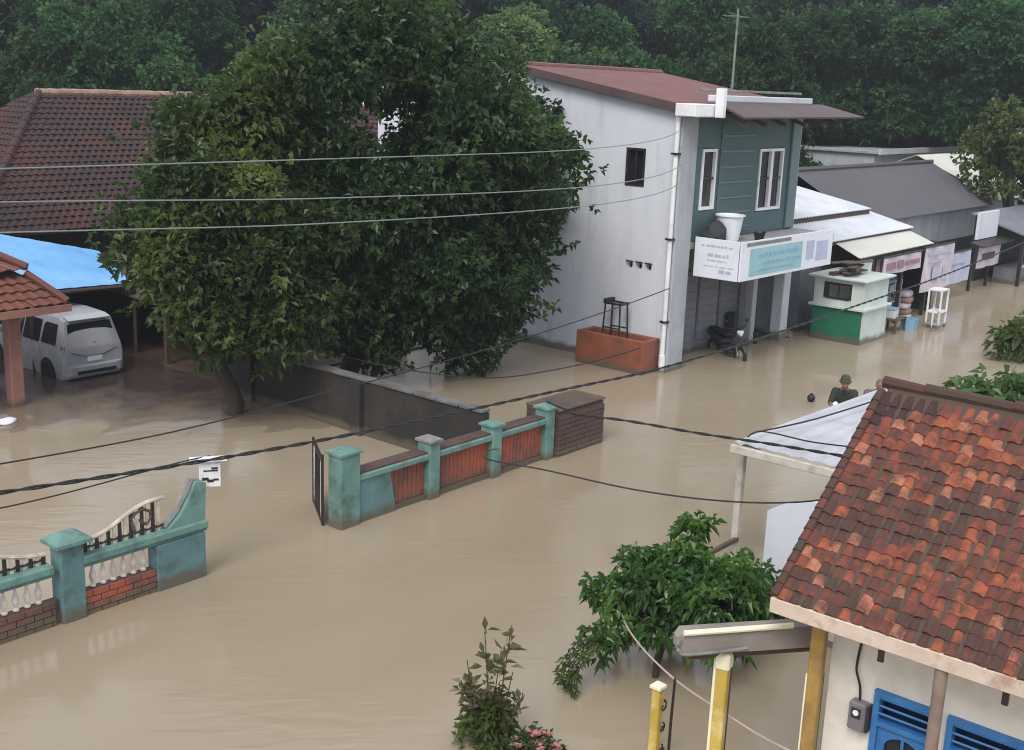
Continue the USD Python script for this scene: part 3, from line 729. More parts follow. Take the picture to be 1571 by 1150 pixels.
fr_ = thing("garden_fence", "teal garden fence with orange slatted panels right of the gateway", "fence")
PIL = [(11.82, 12.24, 1.22), (13.84, 14.10, 1.02), (15.48, 15.74, 0.97), (17.05, 17.30, 1.0)]
for x0, x1, zt in PIL:
    p = obj("pillar", MB().box(x0, x1, FY - 0.08, FY + 0.24, -0.6, zt, 0.02), M["teal_fence"], fr_)
    obj("cap", MB().add(hull_arrays([(x0 + dx, FY + dy, zt + dz) for dz, e in ((0, 0.03), (0.04, 0.03), (0.09, -0.08)) for dx in (-e, x1 - x0 + e) for dy in (-0.08 - e, 0.24 + e)])), M["coping_grey"] if 13 < x0 < 14 else M["teal_fence"], p)
for (a0, a1, _), (b0, b1, _) in zip(PIL[:-1], PIL[1:]):
    obj("rail", MB().box(a1 - 0.01, b0 + 0.01, FY - 0.06, FY + 0.2, 0.72, 0.83, 0.02), M["teal_fence"], fr_)
    obj("rail_ledge", MB().box(a1, b0, FY - 0.02, FY + 0.26, 0.832, 0.86), M["brick_brown"], fr_)
    xs0 = a1
    if a0 < 12:
        tri = sg.Polygon([(a1, -0.5), (a1 + 0.95, -0.5), (a1 + 0.78, 0.35), (a1 + 0.70, 0.715), (a1, 0.715)])
        obj("teal_panel", extr(tri, FY - 0.03, FY + 0.06, "y"), M["teal_blue"], fr_)
        xs0 = a1 + 0.72
    obj("panel", MB().box(xs0, b0, FY + 0.07, FY + 0.15, -0.5, 0.718), M["orange_panel"], fr_)
    x = xs0 + 0.06
    while x < b0 - 0.05:
        obj("slat", MB().box(x, x + 0.099, FY + 0.058, FY + 0.069, 0.1, 0.70, 0.008), M["orange_panel"], fr_)
        x += 0.105
    obj("plinth", MB().box(a1, b0, FY + 0.0, FY + 0.16, -0.5, 0.08), M["brick_brown"], fr_)

# dark brick bin at the far end of the fence
bn = thing("brick_bin", "dark brown brick box at the far end of the teal fence", "brick bin")
obj("core", MB().box(17.36, 18.86, 13.27, 14.02, -0.6, 0.88), M["brick_brown"], bn)
brick_courses(bn, 17.36, 18.86, 13.23, 13.268, -0.06, 0.90, M["brick_brown"], 0.25, 0.10)
for k in range(10):
    z = -0.06 + k * 0.1
    for j in range(3):
        obj("brick", MB().box(17.322, 17.358, 13.28 + j * 0.25, 13.28 + j * 0.25 + 0.235, z, z + 0.088), M["brick_brown"], bn)
obj("lid", MB().box(17.34, 18.9, 13.24, 14.06, 0.905, 0.95, 0.01), M["plank"], bn)

# iron gate leaf folded open
gt = thing("iron_gate_leaf", "open black iron gate leaf with one pale bar beside the teal gate pillar", "gate", (11.74, 13.62, 0), 57)
obj("frame", MB().box(0, 0.045, -0.02, 0.02, 0.02, 1.2).box(1.1, 1.145, -0.02, 0.02, 0.02, 1.16).box(0.045, 1.1, -0.02, 0.02, 0.04, 0.09).box(0.045, 1.1, -0.02, 0.02, 1.08, 1.13), M["iron_dark"], gt)
for k in range(8):
    obj("bar", MB().box(0.15 + k * 0.118, 0.175 + k * 0.118, -0.012, 0.012, 0.09, 1.08), M["white_paint"] if k in (0, 7) else M["iron_dark"], gt)
obj("sheet", MB().box(0.05, 1.1, -0.006, 0.006, 0.1, 0.5), M["iron_dark"], gt)

# white sign box on the left gate wing
sb = thing("gate_sign", "small white sign box with dark marks above the left gate wing", "sign", (9.50, 13.46, 0.06), -33)
obj("bracket", MB().box(-0.26, -0.13, -0.015, 0.015, 1.24, 1.30), M["iron_dark"], sb)
obj("board", MB().box(-0.15, 0.15, -0.03, 0.03, 1.20, 1.56, 0.01), M["white_paint"], sb)
obj("hood", MB().box(-0.28, 0.24, -0.10, 0.10, 1.60, 1.63, 0.01), M["white_paint"], sb)
obj("neck", MB().box(-0.16, 0.08, -0.02, 0.02, 1.56, 1.60), M["white_paint"], sb)
for x0, x1, z0, z1 in [(-0.11, -0.02, 1.31, 1.35), (-0.04, 0.05, 1.28, 1.32), (0.05, 0.12, 1.30, 1.33), (-0.09, 0.11, 1.44, 1.46), (0.02, 0.11, 1.47, 1.50)]:
    obj("mark", MB().box(x0, x1, -0.036, -0.0305, z0, z1), M["iron_dark"], sb)

# boundary wall between the yards
bw = thing("boundary_wall", "dark yard wall with a pale coping running back from the fence", "wall")
obj("wall_body", MB().box(15.62, 15.78, 13.65, 21.6, -0.6, 1.13), M["dark_wall"], bw)  # one near-black tone with slightly paler blotches
y = 13.66
k = 0
while y < 21.4:
    obj("coping_stone", MB().box(15.58 + random.uniform(-.006, .006), 15.82, y, y + 0.58, 1.132 + random.uniform(0, .008), 1.19 + random.uniform(0, .015), 0.012), M["coping_dark"], bw)
    y += 0.6
for yy in (17.0, 20.5):
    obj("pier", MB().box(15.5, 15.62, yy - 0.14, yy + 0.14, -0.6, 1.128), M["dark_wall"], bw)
pb = thing("planter_bed", "low red-brown brick planter in the corner behind the teal fence", "planter")
obj("front_edge", MB().box(12.9, 15.55, 14.55, 14.67, -0.6, 0.34, 0.01), M["brick_wall"], pb)
obj("side_edge", MB().box(12.9, 13.02, 13.62, 14.548, -0.6, 0.34, 0.01), M["brick_wall"], pb)
obj("soil", MB().box(13.02, 15.55, 13.6, 14.55, -0.6, 0.27), M["brick_wall"], pb)

# ================================================================== LEFT SIDE: CARPORT, TARP, HOUSE
cp = thing("carport", "carport with stepped red tile roof on a pink column at the left edge", "carport")


def slope_tiles(parent, a, b, c, d, nrow, ncol, mat_, name="tile_course", thick=0.03, wav=0.025):
    """courses of pan tiles on the slope a-b (eave) to d-c (top); one mesh per course"""
    a, b, c, d = [np.asarray(q, float) for q in (a, b, c, d)]
    nrm = np.cross(b - a, d - a); nrm /= np.linalg.norm(nrm)
    for i in range(nrow):
        t0, t1 = i / nrow, min((i + 1.12) / nrow, 1.0)
        p0, p1, q0, q1 = a + (d - a) * t0, b + (c - b) * t0, a + (d - a) * t1, b + (c - b) * t1
        mb = MB()
        n_ = max(2, int(round(ncol * np.linalg.norm(p1 - p0) / np.linalg.norm(b - a))))
        for j in range(n_):
            s0, s1 = j / n_, (j + 0.97) / n_
            lift = random.uniform(-0.006, 0.006)
            us = np.linspace(s0, s1, 5)
            w_ = wav * np.sin(np.linspace(0, 2 * np.pi, 5) - 0.6)
            lo = np.array([p0 + (p1 - p0) * u + nrm * (thick + 0.02 + w + lift) for u, w in zip(us, w_)])
            hi = np.array([q0 + (q1 - q0) * u + nrm * (0.008 + w + lift) for u, w in zip(us, w_)])
            base = lo - nrm * thick
            k = np.arange(4)
            mb.add(np.vstack([lo, hi, base]), np.vstack([np.stack([k, k + 1, k + 6, k + 5], 1), np.stack([k + 10, k + 11, k + 1, k], 1)]))
        obj(name, mb, mat_, parent)


# lower skirt and upper hip of the carport roof
SX = 12.62
obj("roof_deck", MB().quad((8.6, 22.75, 2.2), (SX, 22.75, 2.2), (SX - 0.5, 23.6, 2.72), (8.6, 23.6, 2.72), 0.06).quad((SX, 22.75, 2.2), (SX, 30, 2.2), (SX - 0.5, 30, 2.72), (SX - 0.5, 23.6, 2.72), 0.06)
    .quad((8.6, 23.6, 2.74), (SX - 0.5, 23.6, 2.74), (9.6, 26.2, 4.4), (8.6, 26.2, 4.4), 0.06).quad((SX - 0.5, 23.6, 2.74), (SX - 0.5, 30, 2.74), (9.6, 30, 4.4), (9.6, 26.2, 4.4), 0.06), M["dark_brown"], cp)
slope_tiles(cp, (8.6, 22.72, 2.2), (SX, 22.72, 2.2), (SX - 0.45, 23.6, 2.72), (8.6, 23.6, 2.72), 4, 16, M["carport_tile"])
slope_tiles(cp, (8.6, 23.5, 2.86), (SX - 0.45, 23.5, 2.86), (9.6, 26.2, 4.42), (8.6, 26.2, 4.42), 9, 14, M["carport_tile"])
slope_tiles(cp, (SX, 22.72, 2.2), (SX, 29, 2.2), (SX - 0.45, 29, 2.72), (SX - 0.45, 23.6, 2.72), 4, 22, M["carport_tile"])
slope_tiles(cp, (SX - 0.45, 23.5, 2.86), (SX - 0.45, 29, 2.86), (9.6, 29, 4.42), (9.6, 26.2, 4.42), 9, 20, M["carport_tile"])
obj("eave_board", MB().box(8.6, SX + 0.04, 22.66, 22.715, 2.05, 2.2), M["pink_column"], cp)
obj("hip_cap", MB().tube([(SX, 22.72, 2.27), (SX - 0.45, 23.55, 2.80)], 0.07, 8).tube([(SX - 0.45, 23.5, 2.93), (9.6, 26.2, 4.5)], 0.08, 8), M["carport_tile"], cp)
obj("column", MB().box(11.50, 11.78, 23.15, 23.43, -0.5, 2.05, 0.02), M["pink_column"], cp)
obj("column", MB().box(12.0, 12.25, 28.2, 28.45, -0.5, 2.15, 0.02), M["pink_column"], cp)
obj("red_inner_wall", MB().box(8.4, 11.4, 29.6, 29.8, -0.5, 2.6), M["brick_wall"], cp)
obj("side_inner_wall", MB().box(8.4, 8.6, 23.5, 29.6, -0.5, 2.3), M["brick_wall"], cp)

tp = thing("blue_roof_sheet", "bright blue sheet roof between the carport and the tree", "roof sheet")
tv = []
nu, nv = 22, 14
for i in range(nu):
    for j in range(nv):
        u, v_ = i / (nu - 1), j / (nv - 1)
        lowp = np.array([13.35 + 2.9 * u, 25.6 + 0.25 * u, 1.98 - 0.12 * u])
        hip_ = np.array([13.9 + 3.9 * u, 30.2, 2.95 - 0.95 * u])
        p = lowp + (hip_ - lowp) * v_
        p[2] += -0.10 * math.sin(math.pi * v_) + 0.03 * meshkit.noise(np.array([u * 6, v_ * 5, 1.0])) + 0.006 * math.cos(u * 40)
        tv.append(p)
ti = np.arange(nu * nv).reshape(nu, nv)
tf = np.stack([ti[:-1, :-1], ti[1:, :-1], ti[1:, 1:], ti[:-1, 1:]], -1).reshape(-1, 4)
tv = np.array(tv)
obj("sheet", (np.vstack([tv, tv - [0, 0, 0.015]]), np.vstack([tf, tf[:, ::-1] + len(tv)])), M["tarp_blue"], tp, True)
obj("edge_beam", MB().tube([(13.3, 25.55, 1.92), (16.3, 25.83, 1.80)], 0.05, 6), M["dark_brown"], tp)
for (x, y, z) in ((13.35, 25.7, 1.9), (16.2, 25.95, 1.78), (17.6, 30.1, 1.9)):
    obj("post", MB().cyl((x, y, -0.5), (x, y, z), 0.05, n=8), M["dark_brown"], tp)

lh = thing("hipped_house", "old house with large hipped red-brown tile roof at the left edge", "house")
E0, E1, EY, RY = 11.0, 27.0, 31.0, 36.0
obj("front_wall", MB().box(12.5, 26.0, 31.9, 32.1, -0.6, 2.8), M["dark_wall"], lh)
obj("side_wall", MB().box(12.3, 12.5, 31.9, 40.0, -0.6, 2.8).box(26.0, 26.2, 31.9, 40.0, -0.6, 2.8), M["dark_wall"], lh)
RZ = 6.2
rfp = obj("roof", MB().quad((E0 + 3.6, EY, 2.55), (E1, EY, 2.55), (E1 - 1.5, RY, RZ), (19.4, RY, RZ), 0.08).quad((E0 + 3.6, 41, 2.55), (E0 + 3.6, EY, 2.55), (19.4, RY, RZ), (19.4, RY, RZ), 0.0)
          .quad((E1, EY, 2.55), (E1, 41, 2.55), (E1 - 1.5, RY, RZ), (E1 - 1.5, RY, RZ), 0.0).quad((E1, 41, 2.55), (E0 + 3.6, 41, 2.55), (19.4, RY, RZ), (E1 - 1.5, RY, RZ), 0.0), M["dark_brown"], lh)
slope_tiles(rfp, (E0 + 3.6, EY - 0.03, 2.57), (E1, EY - 0.03, 2.57), (E1 - 1.5, RY, RZ + 0.02), (19.4, RY, RZ + 0.02), 24, 52, M["old_tile"])
slope_tiles(rfp, (E0 + 3.57, 41, 2.57), (E0 + 3.57, EY, 2.57), (19.4, RY, RZ + 0.02), (19.4, RY + 0.4, RZ + 0.02), 24, 40, M["old_tile"])
for k in range(16):
    x0 = 19.3 + k * 0.4
    obj("ridge_tile", MB().tube([(x0, RY, RZ + 0.05), (x0 + 0.42, RY, RZ + 0.06 + random.uniform(-.015, .015))], [0.13, 0.11], 8), M["ridge_cream"], lh)
for k in range(16):
    t0, t1 = k / 16, (k + 1.04) / 16
    A_, B_ = np.array([E0 + 3.6, EY, 2.64]), np.array([19.4, RY, RZ + 0.08])
    obj("hip_tile", MB().tube([A_ + (B_ - A_) * t0, A_ + (B_ - A_) * t1], [0.12, 0.10], 8), M["old_tile"], lh)

# house seen through the gap behind the tree
gh = thing("gap_house", "brown-roofed house with white gable boards glimpsed behind the tree crown", "house")
obj("wall", MB().box(28.5, 35.0, 31.2, 36.5, -0.4, 4.3), M["wall_grey"], gh)
r2 = obj("roof", MB().quad((27.6, 30.2, 4.2), (35.6, 30.2, 4.2), (35.6, 33.8, 6.0), (27.6, 33.8, 6.0), 0.1).quad((35.6, 37.4, 4.2), (27.6, 37.4, 4.2), (27.6, 33.8, 6.0), (35.6, 33.8, 6.0), 0.1), M["brown_metal_roof"], gh)
slope_tiles(r2, (27.6, 30.15, 4.22), (35.6, 30.15, 4.22), (35.6, 33.8, 6.02), (27.6, 33.8, 6.02), 12, 28, M["old_tile"])
for k in range(14):
    obj("ridge_tile", MB().tube([(27.6 + k * 0.58, 33.8, 6.08), (28.15 + k * 0.58, 33.8, 6.1)], 0.13, 7), M["white_paint"] if k in (0, 1, 3, 4, 6) else M["ridge_cream"], gh)
obj("gable_board", MB().quad((35.7, 30.1, 4.3), (35.7, 33.8, 6.15), (35.7, 33.8, 5.9), (35.7, 30.1, 4.05), 0.06), M["white_paint"], gh)
obj("gable_board", MB().quad((35.7, 33.8, 6.15), (35.7, 37.4, 4.3), (35.7, 37.4, 4.05), (35.7, 33.8, 5.9), 0.06), M["white_paint"], gh)

shed = thing("back_shed", "added lean-to shed, walls dark for the yard shade, with a low brown roof behind the minivan", "shed")  # added to darken the yard; wall and floor colours carry the shade
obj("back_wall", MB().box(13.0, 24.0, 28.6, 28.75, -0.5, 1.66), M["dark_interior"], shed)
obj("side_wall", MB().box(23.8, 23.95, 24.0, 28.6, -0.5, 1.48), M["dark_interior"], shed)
obj("roof", MB().quad((16.0, 24.2, 1.5), (24.2, 24.2, 1.5), (24.2, 28.9, 1.72), (16.0, 28.9, 1.72), 0.05), M["brown_metal_roof"], shed)
obj("eave_beam", MB().box(16.0, 24.2, 24.25, 24.33, 1.36, 1.44), M["dark_brown"], shed)
for x in (16.1, 18.6, 21.2, 23.7):
    obj("post", MB().box(x - 0.06, x + 0.06, 24.35, 24.47, -0.5, 1.46), M["dark_brown"], shed)
obj("low_rail", MB().box(16.1, 23.7, 24.38, 24.44, 0.55, 0.62), M["plank"], shed)
obj("floor", MB().box(15.85, 23.8, 21.75, 28.6, -0.4, 0.05), M["terracotta_wet_shaded"], shed)

# minivan under the carport
car = thing("minivan", "white minivan, paint greyed for carport shade, parked tail out beside the carport column", "minivan", (14.08, 24.3, -0.08), 0, 0.93)


def car_loft(stations):
    """closed skin from outlines [(y, [(x, z), ...])] of equal length, mirrored in x"""
    rings = []
    for y_, half in stations:
        hp = [(x_, z_) for x_, z_ in half]
        rings.append([(-x_, y_, z_) for x_, z_ in hp] + [(x_, y_, z_) for x_, z_ in hp[::-1]])
    v = np.array(rings, float)
    ns, nr = v.shape[:2]
    f = []
    for i in range(ns - 1):
        for j in range(nr):
            k = (j + 1) % nr
            f.append((i * nr + j, i * nr + k, (i + 1) * nr + k, (i + 1) * nr + j))
    v = v.reshape(-1, 3)
    v = np.vstack([v, v[:nr].mean(0), v[-nr:].mean(0)])
    f = np.array(f)
    t = np.vstack([f[:, [0, 1, 2]], f[:, [0, 2, 3]], [(len(v) - 2, (j + 1) % nr, j) for j in range(nr)], [(len(v) - 1, (ns - 1) * nr + j, (ns - 1) * nr + (j + 1) % nr) for j in range(nr)]])
    return v, t


def half(wb, wm, wt, z0, zm, zt):
    return [(0.0, z0), (wb, z0), (wm, zm * 0.45 + z0 * 0.55), (wm, zm), (wt, zt), (wt * 0.6, zt + 0.015), (0.0, zt + 0.02)]


st_ = [(0.0, half(0.60, 0.74, 0.72, 0.28, 0.62, 0.92)), (0.03, half(0.68, 0.80, 0.745, 0.22, 0.66, 0.97)), (0.10, half(0.72, 0.825, 0.70, 0.18, 0.80, 1.20)), (0.26, half(0.76, 0.835, 0.64, 0.16, 0.92, 1.60)),
       (0.5, half(0.78, 0.84, 0.635, 0.14, 0.94, 1.67)), (1.4, half(0.78, 0.84, 0.64, 0.14, 0.94, 1.70)), (2.6, half(0.78, 0.84, 0.63, 0.14, 0.93, 1.66)), (3.25, half(0.78, 0.835, 0.68, 0.14, 0.88, 1.10)),
       (3.8, half(0.74, 0.82, 0.72, 0.14, 0.72, 0.94)), (4.1, half(0.62, 0.70, 0.66, 0.18, 0.5, 0.7))]
obj("body", car_loft(st_), M["car_white_shaded"], car, 32)
obj("rear_window", MB().quad((-0.66, 0.062, 1.02), (0.66, 0.062, 1.02), (0.575, 0.225, 1.53), (-0.575, 0.225, 1.53), -0.012), M["dark_glass"], car)
obj("spoiler", MB().add(hull_arrays([(a, b, c) for a in (-0.55, 0.55) for b, c in ((0.17, 1.60), (0.16, 1.63), (0.45, 1.67), (0.45, 1.70))])), M["car_white_shaded"], car)
obj("wiper", MB().tube([(0.0, 0.045, 1.03), (0.3, 0.09, 1.12)], 0.01, 5), M["car_black"], car)
for s in (-1, 1):
    for (y0, y1, z0, z1, q0, q1) in ((0.38, 1.05, 1.02, 1.52, 0.06, 0.0), (1.15, 1.95, 1.0, 1.54, 0.0, 0.0), (2.03, 2.85, 1.0, 1.52, 0.0, -0.30)):
        xa, xb = s * 0.822, s * 0.672
        p = [(xa, y0, z0), (xa, y1, z0), (xb, y1 + q1, z1), (xb, y0 + q0, z1)]
        p = p if s > 0 else p[::-1]
        obj("side_window", MB().quad(*[(a + s * 0.012, b, c) for a, b, c in p], 0.02), M["dark_glass"], car)
    obj("tail_lamp", MB().add(hull_arrays([(s * x_, y_, z_) for x_, y_, z_ in ((0.64, 0.015, 0.74), (0.64, 0.055, 1.0), (0.80, 0.05, 0.72), (0.815, 0.16, 0.78), (0.80, 0.17, 1.02), (0.74, 0.075, 1.02))])), M["lamp_red"], car)
    obj("mirror", MB().obox((s * 0.95, 2.75, 1.08), (0.2, 0.1, 0.15), bev=0.03).cyl((s * 0.8, 2.75, 1.02), (s * 0.9, 2.75, 1.06), 0.025, n=6), M["car_white_shaded"], car)
    obj("door_seam", MB().box(s * 0.838 - 0.003, s * 0.838 + 0.006, 1.095, 1.105, 0.3, 0.93), M["car_black"], car)
    for yy in (0.78, 3.3):
        tyre = trimesh.creation.torus(0.225, 0.085, major_sections=28, minor_sections=10)
        tyre.apply_transform(trimesh.transformations.rotation_matrix(np.pi / 2, [0, 1, 0])); tyre.apply_translation([s * 0.78, yy, 0.30])
        wp = obj("wheel", tyre, M["rubber"], car, 40)
        rm = trimesh.creation.cylinder(0.185, 0.11, sections=20); rm.apply_transform(trimesh.transformations.rotation_matrix(np.pi / 2, [0, 1, 0])); rm.apply_translation([s * 0.785, yy, 0.30])
        obj("rim", rm, M["steel"], wp, 30)
        ar = trimesh.creation.cylinder(0.335, 0.012, sections=28); ar.apply_transform(trimesh.transformations.rotation_matrix(np.pi / 2, [0, 1, 0])); ar.apply_translation([s * 0.838, yy, 0.33])
        obj("wheel_arch", ar, M["car_black"], wp)
obj("bumper", MB().add(hull_arrays([(sx * a, b, c) for sx in (-1, 1) for a, b, c in ((0.66, -0.07, 0.30), (0.66, -0.08, 0.52), (0.82, 0.1, 0.26), (0.835, 0.1, 0.55), (0.5, -0.09, 0.32), (0.5, -0.10, 0.50))])), M["car_white_shaded"], car)
obj("bumper_slot", MB().obox((0, -0.102, 0.36), (1.05, 0.02, 0.08), bev=0.006), M["car_black"], car)
obj("tailgate_seam", MB().tube([(-0.62, -0.004, 0.86), (-0.25, -0.012, 0.74), (0.25, -0.012, 0.74), (0.62, -0.004, 0.86)], 0.007, 5), M["car_black"], car)
obj("number_plate", MB().obox((0, -0.012, 0.66), (0.40, 0.014, 0.12)), M["plastic_white"], car)

# small debris on the edge of the terrace
for k, (x, y, lab, c) in enumerate([(10.95, 22.35, "white plastic scrap beside the pink column foot", "plastic_white")]):
    b_ = trimesh.creation.icosphere(2, 1.0)
    bv = np.array(b_.vertices) * (0.22, 0.16, 0.08)
    bv *= (0.65 + 0.7 * meshkit.fbm(np.array(b_.vertices) * 1.7 + k * 9, 3))[:, None]
    tag(obj("scrap", (bv + [x, y, 0.03], np.array(b_.faces)), M[c], None, True), lab, "scrap")

# ================================================================== RIGHT ROW OF SHOPS
sh = thing("corner_shop", "low shop with stepped pale metal roofs right of the tall house", "shop")
obj("wall", MB().box(32.6, 39.8, 15.95, 21.5, -0.6, 2.72), M["shutter_grey"], sh)
obj("upper_wall", MB().box(32.6, 39.5, 17.3, 21.5, 2.725, 3.2), M["shutter_grey"], sh)


def corrugated(a, b, c, d, pitch=0.2, amp=0.02, t=0.015):
    """ribbed metal sheet, eave a-b, top d-c; ribs run from eave to top"""
    a, b, c, d = [np.asarray(q, float) for q in (a, b, c, d)]
    n_ = int(np.linalg.norm(b - a) / pitch * 4)
    nrm = np.cross(b - a, d - a); nrm /= np.linalg.norm(nrm)
    u = np.linspace(0, 1, n_ + 1)[:, None]
    w_ = (amp * np.sin(np.arange(n_ + 1) * np.pi / 2))[:, None]
    lo, hi = a + (b - a) * u + nrm * w_, d + (c - d) * u + nrm * w_
    k = np.arange(n_)
    N = n_ + 1
    v = np.vstack([lo, hi, lo - nrm * t, hi - nrm * t])
    f = np.vstack([np.stack([k, k + 1, k + 1 + N, k + N], 1), np.stack([k + 2 * N, k + 3 * N, k + 1 + 3 * N, k + 1 + 2 * N], 1), np.stack([k + 2 * N, k + 2 * N + 1, k + 1, k], 1),
                   [[0, N, 3 * N, 2 * N]], [[N - 1, 3 * N - 1, 4 * N - 1, 2 * N - 1]]])
    return v, f


obj("roof_sheet", corrugated((32.5, 16.95, 3.28), (39.65, 16.95, 3.3), (39.65, 20.6, 3.98), (32.5, 20.6, 3.98)), M["white_metal"], sh)
obj("roof_sheet", corrugated((33.2, 15.55, 2.73), (40.05, 15.55, 2.76), (40.05, 17.25, 3.16), (33.2, 17.25, 3.16)), M["white_metal"], sh)
obj("roof_sheet", corrugated((33.1, 14.35, 2.42), (38.9, 14.35, 2.44), (40.0, 15.75, 2.68), (34.2, 15.75, 2.68)), M["cream_roof"], sh)
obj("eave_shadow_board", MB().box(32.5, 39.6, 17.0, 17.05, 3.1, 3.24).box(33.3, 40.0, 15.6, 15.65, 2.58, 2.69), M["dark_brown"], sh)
for x in (34.3, 36.6, 38.8):
    obj("awning_post", MB().box(x - 0.06, x + 0.06, 14.4, 14.52, -0.6, 2.36), M["iron_dark"], sh)
obj("awning_beam", MB().box(33.3, 38.8, 14.42, 14.5, 2.30, 2.37), M["iron_dark"], sh)
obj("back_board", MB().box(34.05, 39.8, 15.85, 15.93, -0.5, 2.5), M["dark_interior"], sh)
for z in (0.5, 1.1, 1.7):
    obj("goods_shelf", MB().box(34.6, 39.4, 15.4, 15.84, z, z + 0.04), M["plank"], sh)
goods_cols = ["plank", "banner_ink", "green_stall", "sign_ink_blue", "bike_silver", "banner_pink"]
for k in range(26):
    x = 34.7 + 0.18 * k
    z = random.choice((0.54, 1.14, 1.74))
    obj("goods", MB().box(x, x + 0.14, 15.45, 15.6, z, z + random.uniform(0.12, 0.32), 0.01), M[random.choice(goods_cols)], sh)
obj("side_board", MB().box(39.8, 39.95, 14.6, 15.9, -0.5, 2.4), M["dark_interior"], sh)
for k in range(7):
    x = 35.0 + 0.35 * k
    obj("hanging_packet", MB().box(x, x + 0.25, 14.6, 14.63, 1.72 + 0.05 * (k % 3), 2.2), M["banner_ink" if k % 2 else "banner_pink"], sh)

stl = thing("food_stall", "food stall with dark green base, white counter and window opening", "stall")
obj("base", MB().box(32.25, 34.0, 13.75, 15.3, -0.6, 1.0, 0.01), M["green_stall"], stl)
obj("front_board", MB().box(32.3, 34.0, 13.715, 13.749, -0.6, 1.0), M["stall_white"], stl)
obj("counter", MB().box(32.15, 34.1, 13.62, 15.4, 1.002, 1.08, 0.01), M["stall_white"], stl)
wall_l = rect(13.75, 1.082, 15.3, 1.86).difference(rect(14.15, 1.3, 14.95, 1.72))
obj("side_board", extr(wall_l, 32.27, 32.32, "x"), M["stall_white"], stl)
wall_f = rect(32.32, 1.082, 34.0, 1.86)
obj("front_sign", extr(wall_f, 13.75, 13.79, "y"), M["stall_white"], stl)
obj("window_frame", MB().box(32.24, 32.275, 14.12, 14.18, 1.28, 1.74).box(32.24, 32.275, 14.92, 14.98, 1.28, 1.74).box(32.24, 32.275, 14.18, 14.92, 1.68, 1.74).box(32.24, 32.275, 14.18, 14.92, 1.26, 1.31).box(32.24, 32.275, 14.5, 14.54, 1.31, 1.68), M["iron_dark"], stl)
obj("inner_board", MB().box(33.2, 33.25, 13.8, 15.25, 1.09, 1.85), M["cream_roof"], stl)
obj("top_ledge", MB().box(32.1, 34.15, 13.6, 15.45, 1.865, 1.93, 0.01), M["stall_white"], stl)
jk = thing("wood_pile", "brown heap of boards stacked on the food stall roof", "boards")
for k in range(9):
    obj("board", MB().obox((32.9 + random.uniform(-.15, .15), 14.6 + random.uniform(-.3, .3), 1.96 + 0.045 * k), (1.2, 0.22, 0.035), rz=random.uniform(-.35, .35)), M["plank"], jk)

crt = thing("crate", "dark plastic crate on the flooded shop step left of the white rack", "crate", (36.0, 13.75, 0.0), 8)
obj("tub", MB().box(-0.3, 0.3, -0.2, -0.17, -0.1, 0.34).box(-0.3, 0.3, 0.17, 0.2, -0.1, 0.34).box(-0.3, -0.27, -0.17, 0.17, -0.1, 0.34).box(0.27, 0.3, -0.17, 0.17, -0.1, 0.34), M["sign_ink_blue"], crt)
obj("base", MB().box(-0.27, 0.27, -0.17, 0.17, -0.1, -0.06), M["sign_ink_blue"], crt)
tbl = thing("table", "small brown table half under water below the pink banner strip", "table", (35.2, 14.0, 0.0), 4)
obj("top", MB().box(-0.5, 0.5, -0.3, 0.3, 0.40, 0.44), M["plank"], tbl)
for sx in (-0.45, 0.45):
    for sy in (-0.26, 0.26):
        obj("leg", MB().box(sx - 0.025, sx + 0.025, sy - 0.025, sy + 0.025, -0.5, 0.398), M["plank"], tbl)
jar = thing("cooler_box", "pale cooler box standing on the small brown table", "cooler box", (35.1, 14.0, 0.44), 10)
obj("body", MB().box(-0.24, 0.24, -0.16, 0.16, 0, 0.26, 0.02), M["stall_white"], jar)
obj("lid", MB().box(-0.25, 0.25, -0.17, 0.17, 0.262, 0.31, 0.015), M["sign_ink_blue"], jar)
cab = thing("display_cabinet", "dark glass-fronted display cabinet with goods under the cream awning", "cabinet", (36.6, 14.95, 0))
obj("frame", MB().box(-0.75, -0.70, -0.3, 0.3, -0.5, 1.35).box(0.70, 0.75, -0.3, 0.3, -0.5, 1.35).box(-0.70, 0.70, -0.3, 0.3, 1.30, 1.35).box(-0.70, 0.70, 0.26, 0.3, -0.5, 1.30), M["wall_grey"], cab)
for z in (0.25, 0.62, 0.98):
    sf = obj("shelf", MB().box(-0.70, 0.70, -0.26, 0.26, z, z + 0.025), M["stall_white"], cab)
    for k in range(8):
        obj("packet", MB().box(-0.66 + k * 0.165, -0.54 + k * 0.165, -0.22, -0.08, z + 0.026, z + random.uniform(0.13, 0.28), 0.008), M[goods_cols[(k * 5 + int(z * 10)) % 6]], sf)
sk = thing("sack_stack", "stack of pale sacks leaning by the dark cabinet", "sacks", (38.2, 14.8, 0), 8)
for k in range(5):
    b_ = trimesh.creation.icosphere(2, 1.0); bv = np.sign(b_.vertices) * np.abs(b_.vertices) ** 0.7 * [0.36, 0.22, 0.12]
    obj("sack", (bv + [0.04 * (k % 2), 0.03 * (k % 3), -0.05 + 0.2 * k], np.array(b_.faces)), M["ridge_cream" if k % 2 else "banner_pink"], sk, True)
hs_ = thing("hanging_sheet", "pale plastic sheet hanging from the awning beam left of the pink banner", "sheet")
v_ = np.array([(33.4 + 0.06 * i_, 14.44 + 0.025 * math.sin(i_ * 1.3) + 0.004 * j_, 2.28 - 0.12 * j_) for i_ in range(16) for j_ in range(6)])
i2 = np.arange(96).reshape(16, 6); f_ = np.stack([i2[:-1, :-1], i2[1:, :-1], i2[1:, 1:], i2[:-1, 1:]], -1).reshape(-1, 4)
obj("plastic", (np.vstack([v_, v_ + [0, 0.01, 0]]), np.vstack([f_, f_[:, ::-1] + 96])), M["stall_white"], hs_, True)
